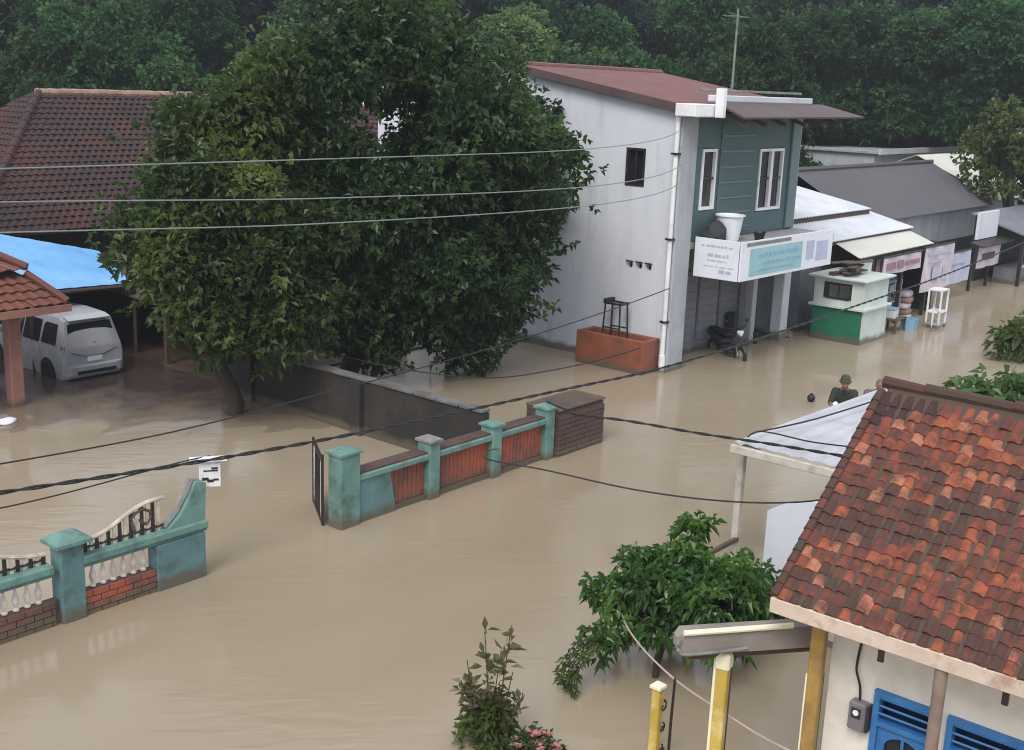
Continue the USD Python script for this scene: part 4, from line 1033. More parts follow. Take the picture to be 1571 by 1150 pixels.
rk = thing("display_rack", "white two-tier display rack standing in the flood before the shop", "rack", (37.0, 13.3, 0))
for sx in (-0.28, 0.28):
    for sy in (-0.2, 0.2):
        obj("leg", MB().box(sx - 0.025, sx + 0.025, sy - 0.025, sy + 0.025, -0.6, 1.25), M["white_paint"], rk)
for z in (0.1, 0.5, 1.2):
    obj("shelf", MB().box(-0.3, 0.3, -0.22, 0.22, z, z + 0.05), M["white_paint"], rk)
obj("side_arm", MB().cyl((-0.28, -0.2, 0.55), (-0.85, -0.2, 0.75), 0.025, n=6).cyl((-0.85, -0.2, 0.75), (-0.85, -0.2, -0.5), 0.025, n=6), M["white_paint"], rk)


def banner(name, label, x0, x1, y, z0, z1, mat_, ink, lines):
    t = thing(name, label, "banner")
    nb = 14
    xs_ = np.linspace(x0, x1, nb)
    v, f = [], []
    for x in xs_:
        for z in np.linspace(z0, z1, 6):
            v.append((x, y + 0.03 * math.sin((x - x0) * 5 + z * 2), z))
    ii = np.arange(nb * 6).reshape(nb, 6)
    f = np.stack([ii[:-1, :-1], ii[1:, :-1], ii[1:, 1:], ii[:-1, 1:]], -1).reshape(-1, 4)
    v = np.array(v)
    obj("cloth", (np.vstack([v, v + [0, 0.012, 0]]), np.vstack([f, f[:, ::-1] + len(v)])), mat_, t, True)
    obj("top_batten", MB().box(x0 - 0.03, x1 + 0.03, y - 0.02, y + 0.05, z1, z1 + 0.05), M["iron_dark"], t)
    for (a, b, za, zb) in lines:
        obj("print_patch", MB().box(x0 + (x1 - x0) * a, x0 + (x1 - x0) * b, y - 0.048, y - 0.042, z0 + (z1 - z0) * za, z0 + (z1 - z0) * zb), ink, t)
    return t


banner("shop_banner", "pale pink banner strip hung along the shop awning edge", 34.6, 37.7, 14.25, 1.75, 2.28, M["banner_pink"], M["banner_ink"], [(0.08, 0.3, 0.3, 0.7), (0.36, 0.5, 0.25, 0.75), (0.55, 0.92, 0.35, 0.62)])
banner("shop_banner", "large whitish-pink banner at the shop's right end above the rack", 38.0, 40.6, 14.28, 0.85, 2.32, M["banner_pink"], M["sign_ink"], [(0.1, 0.9, 0.82, 0.88), (0.3, 0.55, 0.25, 0.55), (0.65, 0.85, 0.2, 0.5), (0.15, 0.6, 0.65, 0.7)])
banner("shop_banner", "plain bluish banner hanging behind the whitish-pink one", 41.2, 44.2, 14.9, 0.6, 1.72, M["banner_blue"], M["sign_ink"], [(0.1, 0.8, 0.65, 0.8)])
banner("shop_banner", "small whitish banner below the white board near the street's far end", 45.2, 47.7, 14.95, 0.9, 1.75, M["banner_pink"], M["plank"], [(0.15, 0.7, 0.35, 0.65)])

bg = thing("dark_roof_hall", "long low hall with a broad dark grey roof behind the shops", "hall")
obj("wall", MB().box(41.0, 53.6, 18.0, 24.0, -0.6, 2.6), M["shutter_grey"], bg)
obj("front_cladding", MB().box(41.0, 53.7, 17.85, 17.99, -0.6, 2.62), M["wall_grey"], bg)
r3 = obj("roof", corrugated((40.4, 17.5, 2.66), (54.0, 17.5, 2.66), (54.0, 20.5, 4.3), (40.4, 20.5, 4.3), pitch=0.3), M["grey_roof"], bg)
obj("back_slope", corrugated((54.0, 24.5, 2.6), (40.4, 24.5, 2.6), (40.4, 20.5, 4.3), (54.0, 20.5, 4.3), pitch=0.3), M["grey_roof"], r3)
obj("dark_bay", MB().box(41.2, 53.5, 17.78, 17.84, -0.6, 1.35), M["dark_interior"], bg)  # flat dark sheet, shade of an open bay put into its colour
obj("ridge_cap", MB().tube([(40.4, 20.5, 4.34), (54.05, 20.5, 4.34)], 0.1, 6), M["grey_roof"], r3)

wf = thing("pale_roof_hall", "hall with a cream sheet roof beyond the dark grey roof", "hall")
obj("wall", MB().box(56.6, 66.0, 18.6, 25.0, -0.6, 2.8), M["wall_grey"], wf)
obj("roof", corrugated((56.0, 17.9, 2.72), (63.0, 17.9, 2.75), (63.0, 22.0, 4.5), (56.0, 22.0, 4.5), pitch=0.4), M["cream_roof"], wf)
obj("back_slope", corrugated((63.0, 26, 2.9), (56.0, 26, 2.9), (56.0, 22.0, 4.5), (63.0, 22.0, 4.5), pitch=0.4), M["cream_roof"], wf)
fh = thing("flat_roof_building", "flat-roofed grey building with a white roof edge behind the cream sheet roof", "building")
obj("wall", MB().box(63.2, 78.6, 27.2, 33.0, -0.6, 4.08), M["wall_grey"], fh)
obj("roof_slab", MB().box(63.0, 79.0, 26.9, 33.3, 4.09, 4.2), M["slab_grey"], fh)
obj("roof_edge", MB().box(63.0, 79.0, 26.78, 26.897, 4.06, 4.36), M["white_metal"], fh)
for k in range(4):
    obj("window", MB().box(65.0 + 3.4 * k, 66.4 + 3.4 * k, 27.15, 27.197, 1.8, 3.0), M["dark_glass"], fh)

wb = thing("white_board", "blank white board wall standing at the dark hall's street corner", "board")
obj("panel", MB().box(45.3, 47.5, 15.1, 15.2, 1.98, 3.0, 0.01), M["wall_white"], wb)
for x in (45.4, 47.3):
    obj("post", MB().box(x, x + 0.1, 15.2, 15.3, -0.6, 2.9), M["iron_dark"], wb)
obj("ledge", MB().quad((44.6, 14.6, 1.82), (48.2, 14.6, 1.82), (48.2, 15.1, 1.95), (44.6, 15.1, 1.95), 0.05), M["iron_dark"], wb)

os_ = thing("open_stall", "dark open stall with posts and a bit of white awning at the right edge", "stall")
obj("back", MB().box(48.2, 60.0, 16.0, 16.1, -0.6, 2.4), M["dark_interior"], os_)
obj("roof", MB().quad((47.9, 14.2, 2.1), (60.0, 14.2, 2.1), (60.0, 16.3, 2.75), (47.9, 16.3, 2.75), 0.06), M["shutter_grey"], os_)
obj("awning", MB().quad((51.0, 13.6, 1.9), (60.0, 13.6, 1.9), (60.0, 14.6, 2.2), (51.0, 14.6, 2.2), 0.03), M["white_metal"], os_)
for x in (48.3, 50.2, 52.4, 54.8, 57.0):
    obj("post", MB().box(x - 0.07, x + 0.07, 14.25, 14.39, -0.6, 2.08), M["iron_dark"], os_)
obj("rail", MB().box(48.4, 59.8, 14.28, 14.36, 0.72, 0.8), M["banner_blue"], os_)
obj("counter", MB().box(48.6, 59.8, 14.6, 15.4, -0.6, 0.62), M["shutter_grey"], os_)


# ================================================================== MOTORBIKES
def motorbike(label, loc, rz, body, s=1.0):
    t = thing("motorbike", label, "motorbike", loc, rz)
    for x, nm in ((-0.62, "wheel"), (0.62, "wheel")):
        ty = trimesh.creation.torus(0.235, 0.05, major_sections=24, minor_sections=8)
        ty.apply_transform(trimesh.transformations.rotation_matrix(np.pi / 2, [1, 0, 0])); ty.apply_translation([x, 0, 0.28])
        w_ = obj(nm, ty, M["rubber"], t, 40)
        hb = trimesh.creation.cylinder(0.16, 0.05, sections=16); hb.apply_transform(trimesh.transformations.rotation_matrix(np.pi / 2, [1, 0, 0])); hb.apply_translation([x, 0, 0.28])
        obj("rim", hb, M["steel"], w_)
    hull = lambda ch: man_arrays(spheres_hull(ch))
    obj("front_fairing", MB().add(*hull([((0.50, 0.0, 0.92), 0.09), ((0.42, 0.16, 0.62), 0.06), ((0.42, -0.16, 0.62), 0.06), ((0.40, 0, 0.35), 0.07), ((0.56, 0, 0.60), 0.07)])), M[body], t, 40)
    obj("front_fender", MB().add(*hull([((0.50, 0, 0.53), 0.055), ((0.72, 0, 0.54), 0.05), ((0.86, 0, 0.40), 0.035)])), M[body], t, 40)
    obj("footboard", MB().add(*hull([((0.36, 0.14, 0.34), 0.05), ((0.36, -0.14, 0.34), 0.05), ((-0.1, 0.14, 0.34), 0.05), ((-0.1, -0.14, 0.34), 0.05)])), M["bike_body"], t, 40)
    obj("rear_body", MB().add(*hull([((-0.05, 0.11, 0.55), 0.08), ((-0.05, -0.11, 0.55), 0.08), ((-0.75, 0.09, 0.70), 0.07), ((-0.75, -0.09, 0.70), 0.07), ((-0.45, 0, 0.42), 0.10)])), M[body], t, 40)
    obj("seat", MB().add(*hull([((-0.02, 0.09, 0.74), 0.05), ((-0.02, -0.09, 0.74), 0.05), ((-0.72, 0.08, 0.81), 0.05), ((-0.72, -0.08, 0.81), 0.05)])), M["car_black"], t, 40)
    obj("handlebar", MB().tube(spline([(0.30, 0.36, 1.02), (0.36, 0.2, 1.0), (0.42, 0, 0.97), (0.36, -0.2, 1.0), (0.30, -0.36, 1.02)], 4), 0.022, 8), M["iron_dark"], t)
    obj("headlight", MB().add(*hull([((0.54, 0.05, 0.92), 0.06), ((0.54, -0.05, 0.92), 0.06), ((0.57, 0, 0.86), 0.06)])), M["headlamp"], t, 40)
    for sy in (-1, 1):
        obj("mirror", MB().cyl((0.36, sy * 0.22, 1.0), (0.34, sy * 0.33, 1.18), 0.01, n=5).obox((0.33, sy * 0.34, 1.2), (0.03, 0.12, 0.07), bev=0.015), M["car_black"], t)
    obj("fork", MB().cyl((0.47, 0.07, 0.6), (0.62, 0.07, 0.28), 0.02, n=6).cyl((0.47, -0.07, 0.6), (0.62, -0.07, 0.28), 0.02, n=6), M["steel"], t)
    obj("tail_lamp", MB().obox((-0.83, 0, 0.7), (0.05, 0.16, 0.07), bev=0.015), M["trough_orange"], t)
    return t


motorbike("black and silver motorbike parked in the flood under the balcony sign", (28.15, 15.75, -0.18), 245, "bike_body")
motorbike("white scooter parked by the pale column before the shop row", (31.9, 16.4, -0.12), 225, "plastic_white")
bk = thing("rubber_bin", "small black bin standing in the shaded shop front", "bin", (30.1, 16.1, -0.25))
obj("tub", trimesh.creation.revolve([(0.001, 0), (0.17, 0), (0.22, 0.6), (0.24, 0.62), (0.21, 0.62), (0.001, 0.56)], sections=18), M["car_black"], bk, 40)
sp = thing("standing_fan_box", "dark upright box leaning on the shutters behind the black motorbike", "box", (29.4, 16.36, -0.2), 12)
obj("carton", MB().box(-0.14, 0.14, -0.12, 0.12, 0, 1.15, 0.02), M["dark_interior"], sp)
bd = thing("floating_board", "pale wooden board floating beside the green stall", "board", (32.0, 15.85, 0.0), 24)
obj("deck", MB().obox((0, 0, 0.05), (0.75, 0.25, 0.05), bev=0.01, rx=0.15), M["ridge_cream"], bd)


# ================================================================== PEOPLE
def person(label, loc, rz, shirt, hatmat, lean=0.1, hood=False, arm=0.6, scale=1.0):
    t = thing("person", label, "person", loc, rz, scale)
    J = lambda *a: np.array(a, float)
    hip, chest, neck, head = J(0, 0, 0.93), J(0.06 + lean * 0.2, 0, 1.28), J(0.08 + lean * 0.35, 0, 1.45), J(0.13 + lean * 0.42, 0, 1.60)
    parts = []

    def bone(a, ra, b, rb):
        parts.append(spheres_hull([(a, ra), (b, rb)]))
    parts.append(spheres_hull([(hip + [0, 0.08, 0], 0.115), (hip + [0, -0.08, 0], 0.115), (chest + [0, 0.12, 0], 0.105), (chest + [0, -0.12, 0], 0.105)]))
    parts.append(spheres_hull([(chest + [0, 0.12, 0], 0.105), (chest + [0, -0.12, 0], 0.105), (neck, 0.065)]))
    bone(neck, 0.055, head - [0.01, 0, 0.06], 0.06)
    parts.append(spheres_hull([(head, 0.095), (head + [0.035, 0, -0.07], 0.06), (head + [-0.03, 0, 0.03], 0.09)]))
    parts.append(spheres_hull([(head + [0.10, 0, -0.01], 0.014), (head + [0.085, 0, 0.025], 0.01)]))
    for s in (-1, 1):
        kn, an_ = J(0.10 * s * 0.8 + 0.04, s * 0.10, 0.50), J(0.10 * s - 0.04, s * 0.10, 0.09)
        bone(hip + [0, s * 0.09, -0.03], 0.095, kn, 0.06)
        bone(kn, 0.06, an_, 0.042)
        bone(an_ - [0.03, 0, 0.04], 0.042, an_ + [0.16, 0, -0.055], 0.03)
        sh_ = chest + [0, s * 0.20, 0.08]
        el = sh_ + [0.10 + 0.1 * arm, s * 0.07, -0.26]
        wr = el + [0.20, -s * 0.05, -0.06 + 0.1 * arm]
        bone(sh_, 0.062, el, 0.045)
        bone(el, 0.045, wr, 0.032)
        pm = wr + [0.07, 0, -0.01]
        parts.append(spheres_hull([(wr, 0.028), (pm + [0, 0.028, 0], 0.018), (pm + [0, -0.028, 0], 0.018)]))
        for q, (oy, ln) in enumerate(((-0.032, 0.055), (-0.011, 0.068), (0.011, 0.064), (0.032, 0.05))):
            a = pm + [0.01, oy, 0]
            b = a + [ln * 0.6, 0, -0.012]; c = b + [ln * 0.45, 0, -0.028]
            bone(a, 0.0095, b, 0.009); bone(b, 0.009, c, 0.008)
        th = wr + [0.03, -s * 0.03, 0]
        bone(th, 0.012, th + [0.035, -s * 0.03, -0.008], 0.0095); bone(th + [0.035, -s * 0.03, -0.008], 0.0095, th + [0.065, -s * 0.028, -0.018], 0.008)
        bone(head + [0.0, s * 0.092, -0.01], 0.018, head + [-0.012, s * 0.096, 0.02], 0.015)
    man = m3.Manifold.batch_boolean(parts, m3.OpType.Add).refine_to_length(0.035)
    v, f = man_arrays(man)
    tm = trimesh.Trimesh(v, f)
    trimesh.smoothing.filter_taubin(tm, iterations=6)
    obj("body", tm, M["skin"], t, True)
    cl_ = [spheres_hull([(hip + [0, 0.085, -0.05], 0.135), (hip + [0, -0.085, -0.05], 0.135), (chest + [0, 0.12, 0], 0.125), (chest + [0, -0.12, 0], 0.125)]),
           spheres_hull([(chest + [0, 0.13, 0.03], 0.115), (chest + [0, -0.13, 0.03], 0.115), (neck - [0.0, 0, 0.05], 0.075)])]
    for s in (-1, 1):
        sh_ = chest + [0, s * 0.20, 0.08]
        el = sh_ + [0.10 + 0.1 * arm, s * 0.07, -0.26]
        cl_.append(spheres_hull([(sh_, 0.082), (sh_ + (el - sh_) * 0.9, 0.064)]))
    v, f = man_arrays(m3.Manifold.batch_boolean(cl_, m3.OpType.Add).refine_to_length(0.05))
    tm = trimesh.Trimesh(v, f); trimesh.smoothing.filter_taubin(tm, iterations=5)
    obj("shirt", tm, M[shirt], t, True)
    tr_ = []
    for s in (-1, 1):
        kn, an_ = J(0.10 * s * 0.8 + 0.04, s * 0.10, 0.50), J(0.10 * s - 0.04, s * 0.10, 0.14)
        tr_ += [spheres_hull([(hip + [0, s * 0.09, -0.02], 0.115), (kn, 0.078)]), spheres_hull([(kn, 0.078), (an_, 0.06)])]
    v, f = man_arrays(m3.Manifold.batch_boolean(tr_, m3.OpType.Add).refine_to_length(0.06))
    obj("trousers", trimesh.Trimesh(v, f), M["shirt_dark"], t, True)
    for s in (-1, 1):
        e = trimesh.creation.icosphere(1, 0.012); e.apply_translation(head + [0.088, s * 0.034, 0.01])
        obj("eye", e, M["hair"], t, True)
    mo = MB().obox(head + [0.096, 0, -0.07], (0.012, 0.045, 0.01))
    obj("mouth", mo, M["trough_orange"], t)
    if hatmat:
        obj("hat", trimesh.creation.revolve([(0.001, 0.15), (0.06, 0.145), (0.10, 0.09), (0.108, 0.03), (0.135, 0.012), (0.135, 0.0), (0.10, 0.02), (0.001, 0.04)], sections=20).apply_translation(head + [-0.01, 0, 0.02]), M[hatmat], t, 40)
    hh = man_arrays(spheres_hull([(head + [-0.035, 0, 0.035], 0.098), (head + [-0.06, 0, -0.04], 0.075)]))
    obj("hair", hh, M["shirt_mauve"] if hood else M["hair"], t, True)
    return t


p1 = person("person in dark clothes and olive hat wading in the flood beyond the pale canopy", (23.75, 10.3, -0.54), 200, "shirt_dark", "hat_olive", 0.4, arm=0.8)
wbk = thing("white_bag", "small white bag held by the wading person in dark clothes", "bag")
b_ = trimesh.creation.icosphere(2, 1.0)
bv = np.array(b_.vertices) * [0.10, 0.09, 0.13] * (0.8 + 0.35 * meshkit.fbm(np.array(b_.vertices) * 2, 2))[:, None]
obj("sack", (bv + [23.34, 10.32, 0.50], np.array(b_.faces)), M["plastic_white"], wbk, True)
p2 = person("person in a mauve hooded top bending low at the far edge of the pale canopy", (24.6, 10.0, -0.62), 215, "shirt_mauve", None, 1.0, hood=True, arm=0.2)
fb = thing("floating_ball", "small black round float bobbing in the street near the canopy edge", "float", (25.2, 11.75, 0.0))
obj("ball", trimesh.creation.icosphere(3, 0.095).apply_translation([0, 0, 0.09]), M["car_black"], fb, True)
obj("loop", trimesh.creation.torus(0.03, 0.008, major_sections=14, minor_sections=6).apply_translation([0, 0, 0.195]), M["car_black"], fb, True)

# ================================================================== PALE CANOPY on a concrete post
cn = thing("canopy", "pale metal sheet canopy on a slim concrete post beside the near house", "canopy")
CZ = 2.07
obj("roof_sheet", corrugated((14.72, 5.0, CZ), (14.72, 7.98, CZ), (19.2, 7.72, CZ + 0.06), (19.2, 4.8, CZ + 0.06), pitch=0.28, amp=0.010)[0:2], M["canopy_sheet"], cn)
obj("edge_beam", MB().box(14.66, 14.75, 5.4, 8.02, 1.92, 2.04, 0.01), M["canopy_grey"], cn)
obj("front_beam", MB().quad((14.75, 7.9, 2.03), (19.2, 7.66, 2.09), (19.2, 7.66, 2.0), (14.75, 7.9, 1.94), 0.06), M["canopy_grey"], cn)
obj("post", MB().box(15.07, 15.18, 8.0, 8.11, -0.6, 1.93, 0.012), M["canopy_grey"], cn)
obj("bracket", MB().add(hull_arrays([(15.2, 8.0, 1.9), (15.2, 8.1, 1.9), (15.2, 8.0, 1.8), (15.2, 8.1, 1.8), (15.2, 7.8, 1.9), (15.25, 7.8, 1.9)])), M["iron_dark"], cn)
obj("rear_post", MB().box(19.2, 19.3, 7.5, 7.6, -0.6, 2.15), M["canopy_grey"], cn)
obj("side_rail", MB().box(13.9, 15.1, 7.98, 8.04, 0.42, 0.48), M["plank"], cn)
for k, (x, y) in enumerate(((14.7, 5.4), (14.7, 7.95))):
    obj("tie_cable", MB().tube(spline([(x + 0.25 + 0.2 * k, y - 0.1, CZ + 0.10), (x + 1.8, y - 1.0 + 0.5 * k, CZ + 0.16), (x + 4.5, y - 1.6 + 0.8 * k, CZ + 0.24)], 5), 0.014, 5), M["cable_black"], cn)
ww = thing("white_yard_wall", "white rendered yard wall under the canopy beside the tiled roof", "wall")
obj("render", extr(sg.Polygon([(4.3, -0.6), (6.80, -0.6), (6.80, 1.62), (6.55, 1.78), (6.2, 1.9), (5.8, 1.97), (4.3, 2.0)]), 13.6, 13.72, "x"), M["wall_white"], ww)
obj("damp_strip", MB().box(13.592, 13.599, 4.4, 6.7, 0.1, 0.35), M["canopy_grey"], ww)

# ================================================================== NEAR HOUSE
nh = thing("near_house", "near cream-walled house with mottled red tile roof and blue windows", "house")
EX, RX, EZ, RZ2, YV, YB = 9.08, 11.05, 2.62, 4.24, 4.35, -4.0
pw = sg.Polygon([(YB, -0.6), (4.02, -0.6), (4.02, 2.52), (YB, 2.52)])
WIN = [(2.98, 3.56, 0.55, 1.84), (2.02, 2.90, 0.55, 1.84)]
for y0, y1, z0, z1 in WIN:
    pw = pw.difference(rect(y0, z0, y1, z1))
obj("front_wall", extr(pw, 9.6, 9.75, "x"), M["cream_wall"], nh)
gab = sg.Polygon([(9.75, -0.6), (12.9, -0.6), (12.9, 2.5), (11.05, 4.05), (9.75, 2.98)])
obj("gable_wall", extr(gab, 3.87, 4.02, "y"), M["cream_wall"], nh)
obj("back_wall", MB().box(12.75, 12.9, YB, 3.87, -0.6, 2.5), M["cream_wall"], nh)
slope = np.array([RX - EX, 0, RZ2 - EZ]); SL = np.linalg.norm(slope); sd = slope / SL; snrm = np.array([-sd[2], 0, sd[0]])
rf4 = obj("roof", MB().quad((EX, YV - 0.02, EZ), (EX, YB, EZ), (RX, YB, RZ2), (RX, YV - 0.02, RZ2), -0.03), M["dark_brown"], nh)
tw, tc = 0.116, 0.122
ncol, nrow = 19, int(SL / tc)
shown = sorted(((np.linalg.norm(np.array([EX, YV - (c_ + .5) * tw, EZ]) + sd * ((r__ + .5) * tc) - [0, 0, EYE_H]), r__, c_) for r__ in range(nrow) for c_ in range(ncol)
                if YV - (c_ + 1) * tw > 2.1 + 0.84 * r__ / nrow))
shown = {(r__, c_) for _, r__, c_ in shown[:300]}
rest = MB()
tile_rng = np.random.default_rng(5)


def one_tile(y1, row, lift=0.0, yaw=0.0):
    """a wavy clay pan tile whose lower edge stands proud"""
    u = np.linspace(0, 1, 6)
    wv_ = 0.012 * np.sin(u * 2 * np.pi - 0.9) + 0.006 * np.cos(u * np.pi)
    s0, s1 = row * tc - 0.02, (row + 1) * tc + 0.03
    o = np.array([EX, y1, EZ])
    v = []
    for s, hgt in ((s0, 0.046), (s1, 0.026), (s0, 0.03)):
        for a, w in zip(u, wv_):
            v.append(o + sd * (s + yaw * (a - 0.5) * tw) + np.array([0, -tw * 0.985 * a, 0]) + snrm * (hgt + w + lift))
    k = np.arange(5)
    f = np.vstack([np.stack([k, k + 6, k + 7, k + 1], 1), np.stack([k + 12, k, k + 1, k + 13], 1), [[0, 12, 6, 6]], [[5, 11, 17, 17]]])
    f = np.vstack([f[:, [0, 1, 2]], f[:-2, [0, 2, 3]]])
    return np.array(v), f


for row in range(nrow):
    for col in range(ncol):
        y1 = YV - col * tw
        q = np.array([col * 0.27, row * 0.25, 0.0])
        dark = meshkit.fbm(q * np.array([0.45, 0.9, 1]) + 11.3, 3)
        hsh = tile_rng.random()
        band = dark + 0.10 * math.sin(row * 0.9)
        band -= 0.24 * (row / nrow - 0.5)
        if band > 0.54:
            mi = [3, 2, 5, 3, 2, 0, 4][int(hsh * 7)]
        elif band > 0.43:
            mi = [2, 1, 3, 2, 1, 2, 0, 4][int(hsh * 8)]
        else:
            mi = [1, 0, 1, 2, 2, 1, 4, 0][int(hsh * 8)]
        if (row, col) not in shown:
            rest.add(*one_tile(y1, row, tile_rng.uniform(-0.004, 0.01)))
            continue
        obj("roof_tile", one_tile(y1, row, tile_rng.uniform(-0.006, 0.016), tile_rng.normal() * 0.11), TILES[mi], rf4)
for row in range(nrow):
    for col in range(ncol, int((YV - YB) / tw)):
        rest.add(*one_tile(YV - col * tw, row, tile_rng.uniform(-0.004, 0.01)))
tag(obj("more_roof_tiles", rest, M["old_tile"], rf4), kind="stuff")
obj("back_slope", MB().quad((RX, YV, RZ2 + 0.03), (RX, YB, RZ2 + 0.03), (13.1, YB, 2.6), (13.1, YV, 2.6), 0.05), M["old_tile"], rf4)
for k in range(20):
    y0 = YV + 0.05 - k * 0.42
    obj("ridge_tile", MB().tube([(RX, y0, RZ2 + 0.05), (RX, y0 - 0.44, RZ2 + 0.045 + random.uniform(-.01, .012))], [0.062, 0.055], 8), TILES[5 if k % 3 else 3], nh)
for k in range(nrow):
    a = np.array([EX, YV + 0.03, EZ]) + sd * (k * tc) + snrm * 0.03
    obj("verge_tile", MB().tube([a, a + sd * (tc + 0.03) - snrm * 0.012], [0.055, 0.048], 7), TILES[[3, 5, 2][k % 3]], nh)
obj("fascia_board", MB().box(EX - 0.05, EX + 0.0, YB, YV + 0.06, EZ - 0.13, EZ + 0.015, 0.008), M["fascia"], nh)
obj("soffit", MB().box(EX + 0.002, 9.6, YB, YV - 0.02, EZ - 0.12, EZ - 0.10), M["cream_wall"], nh)
obj("verge_board", MB().quad((EX, YV + 0.0, EZ - 0.12), (RX, YV + 0.0, RZ2 - 0.12), (RX, YV + 0.0, RZ2 + 0.0), (EX, YV + 0.0, EZ + 0.0), -0.02), M["fascia"], nh)
obj("eave_post", MB().tube([(9.1, 2.86, 2.5), (9.1, 2.86, 0.9), (9.1, 2.86, -0.6)], [0.055, 0.052, 0.055], 12), M["post_brown"], nh, 40)
obj("eave_bracket", MB().obox((9.06, 3.36, 2.43), (0.03, 0.05, 0.11)).obox((9.06, 2.33, 2.43), (0.03, 0.05, 0.11)), M["iron_dark"], nh)
for y0, y1, z0, z1 in WIN:
    t = 0.055
    fr_w = obj("window", MB().box(9.55, 9.66, y0, y0 + t, z0, z1).box(9.55, 9.66, y1 - t, y1, z0, z1).box(9.55, 9.66, y0 + t, y1 - t, z1 - t, z1).box(9.55, 9.66, y0 + t, y1 - t, z0, z0 + t).box(9.553, 9.655, y0 + t, y1 - t, 1.50, 1.55), M["blue_window"], nh)
    for k in range(3):
        obj("louvre", MB().obox((9.60, (y0 + y1) / 2, 1.60 + k * 0.075), (0.09, y1 - y0 - 2 * t, 0.016), ry=0.6), M["blue_window"], fr_w)
    obj("louvre_back", MB().box(9.68, 9.69, y0, y1, 1.55, z1), M["navy"], fr_w)
    nl = 2 if y1 - y0 > 0.7 else 1
    for k in range(nl):
        a, b = y0 + t + (y1 - y0 - 2 * t) * k / nl, y0 + t + (y1 - y0 - 2 * t) * (k + 1) / nl
        arch = sg.Polygon([(a + 0.002, z0 + t), (b - 0.002, z0 + t), (b - 0.002, 1.498), (a + 0.002, 1.498)])
        c_, rr_ = (a + b) / 2, (b - a) / 2 - 0.07
        op = sg.Polygon([(c_ - rr_, z0 + t + 0.07), (c_ + rr_, z0 + t + 0.07)] + [(c_ + rr_ * math.cos(q), 1.30 + 0.13 * math.sin(q)) for q in np.linspace(0, math.pi, 12)])
        obj("casement", extr(arch.difference(op), 9.585, 9.625, "x"), M["blue_window"], fr_w)
        obj("glazing_bar", MB().box(9.59, 9.62, c_ - 0.012, c_ + 0.012, z0 + t + 0.07, 1.425), M["blue_window"], fr_w)
        obj("pane", MB().box(9.63, 9.638, a, b, z0 + t, 1.49), M["dark_glass"], fr_w)

mt = thing("electricity_meter", "grey electricity meter box with a looping cable on the cream wall", "meter")
obj("case", MB().box(9.49, 9.598, 3.60, 3.76, 1.40, 1.68, 0.015), M["meter_grey"], mt)
obj("dial_window", MB().box(9.483, 9.489, 3.64, 3.73, 1.53, 1.63), M["meter_dark"], mt)
obj("dial", MB().cyl((9.4825, 3.685, 1.585), (9.478, 3.685, 1.585), 0.028, n=14), M["plastic_white"], mt)
obj("side_cover", MB().box(9.50, 9.598, 3.575, 3.599, 1.41, 1.67), M["meter_dark"], mt)
obj("cable", MB().tube(spline([(9.56, 3.69, 1.68), (9.56, 3.70, 1.80), (9.57, 3.76, 1.98), (9.575, 3.745, 2.2), (9.57, 3.69, 2.32)], 6), 0.012, 6), M["cable_black"], mt)

# porch at the street end of the near house
po = thing("porch_canopy", "flat grey porch slab with pale rims on two yellow posts", "porch")
pa = np.array([8.64, 5.02]); pdir = np.array([0.79, -0.613]); pn = np.array([0.613, 0.79])
mb = MB()
L_ = 1.35
ring = []
for (dy_, dz_) in [(0.0, 1.98), (0.0, 2.2), (0.17, 2.2), (0.17, 1.98)]:
    for l_ in (0.0, L_):
        q = pa + pdir * l_ + pn * dy_
        ring.append((q[0], q[1], dz_))
v, f = hull_arrays(ring + [(*(pa - pdir * 0.06 + pn * dy_), z_) for dy_ in (0.04, 0.13) for z_ in (2.05, 2.15)])
obj("slab", (v, f), M["porch_grey"], po)
q0, q1 = pa - pn * 0.015, pa + pdir * (L_ - 0.3) - pn * 0.015
obj("top_rim", MB().tube([(*(q0 - pdir * 0.02), 2.215), (*q1, 2.225)], 0.028, 8), M["cream_trim"], po)
q2 = pa + pdir * 0.62 - pn * 0.02
obj("lower_rim", MB().tube(spline([(*(q0 - pdir * 0.05), 2.16), (*(q0 - pdir * 0.07), 2.08), (*(q0 + pdir * 0.0), 2.0), (*q2, 2.03)], 5), 0.018, 7), M["coping_grey"], po)
for (x, y, a, b, side_) in ((9.06, 4.83, 0.12, 1.98, "yellow_paint"), (9.43, 4.08, 0.13, 2.42, "ochre_post")):
    pp = obj("post", MB().obox((x, y, b / 2 - 0.3), (a, a, b + 0.58), rz=0.2, bev=0.012), M[side_], po)
    side_ == "yellow_paint" and obj("capital", MB().obox((x, y, b - 0.12), (a + 0.03, a + 0.03, 0.18), rz=0.2, bev=0.02), M["cream_trim"], pp)
    obj("edge_strip", MB().obox((x - 0.055, y + 0.055, 0.7), (0.025, 0.025, 2.3), rz=0.2), M["cream_trim"], pp)
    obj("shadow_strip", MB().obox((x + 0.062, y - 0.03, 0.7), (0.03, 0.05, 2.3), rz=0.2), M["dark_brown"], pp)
obj("soffit_beam", MB().tube([(*(pa + pdir * 0.1 + pn * 0.12), 1.93), (*(pa + pdir * 1.3 + pn * 0.12), 1.93)], 0.05, 6), M["dark_brown"], po)

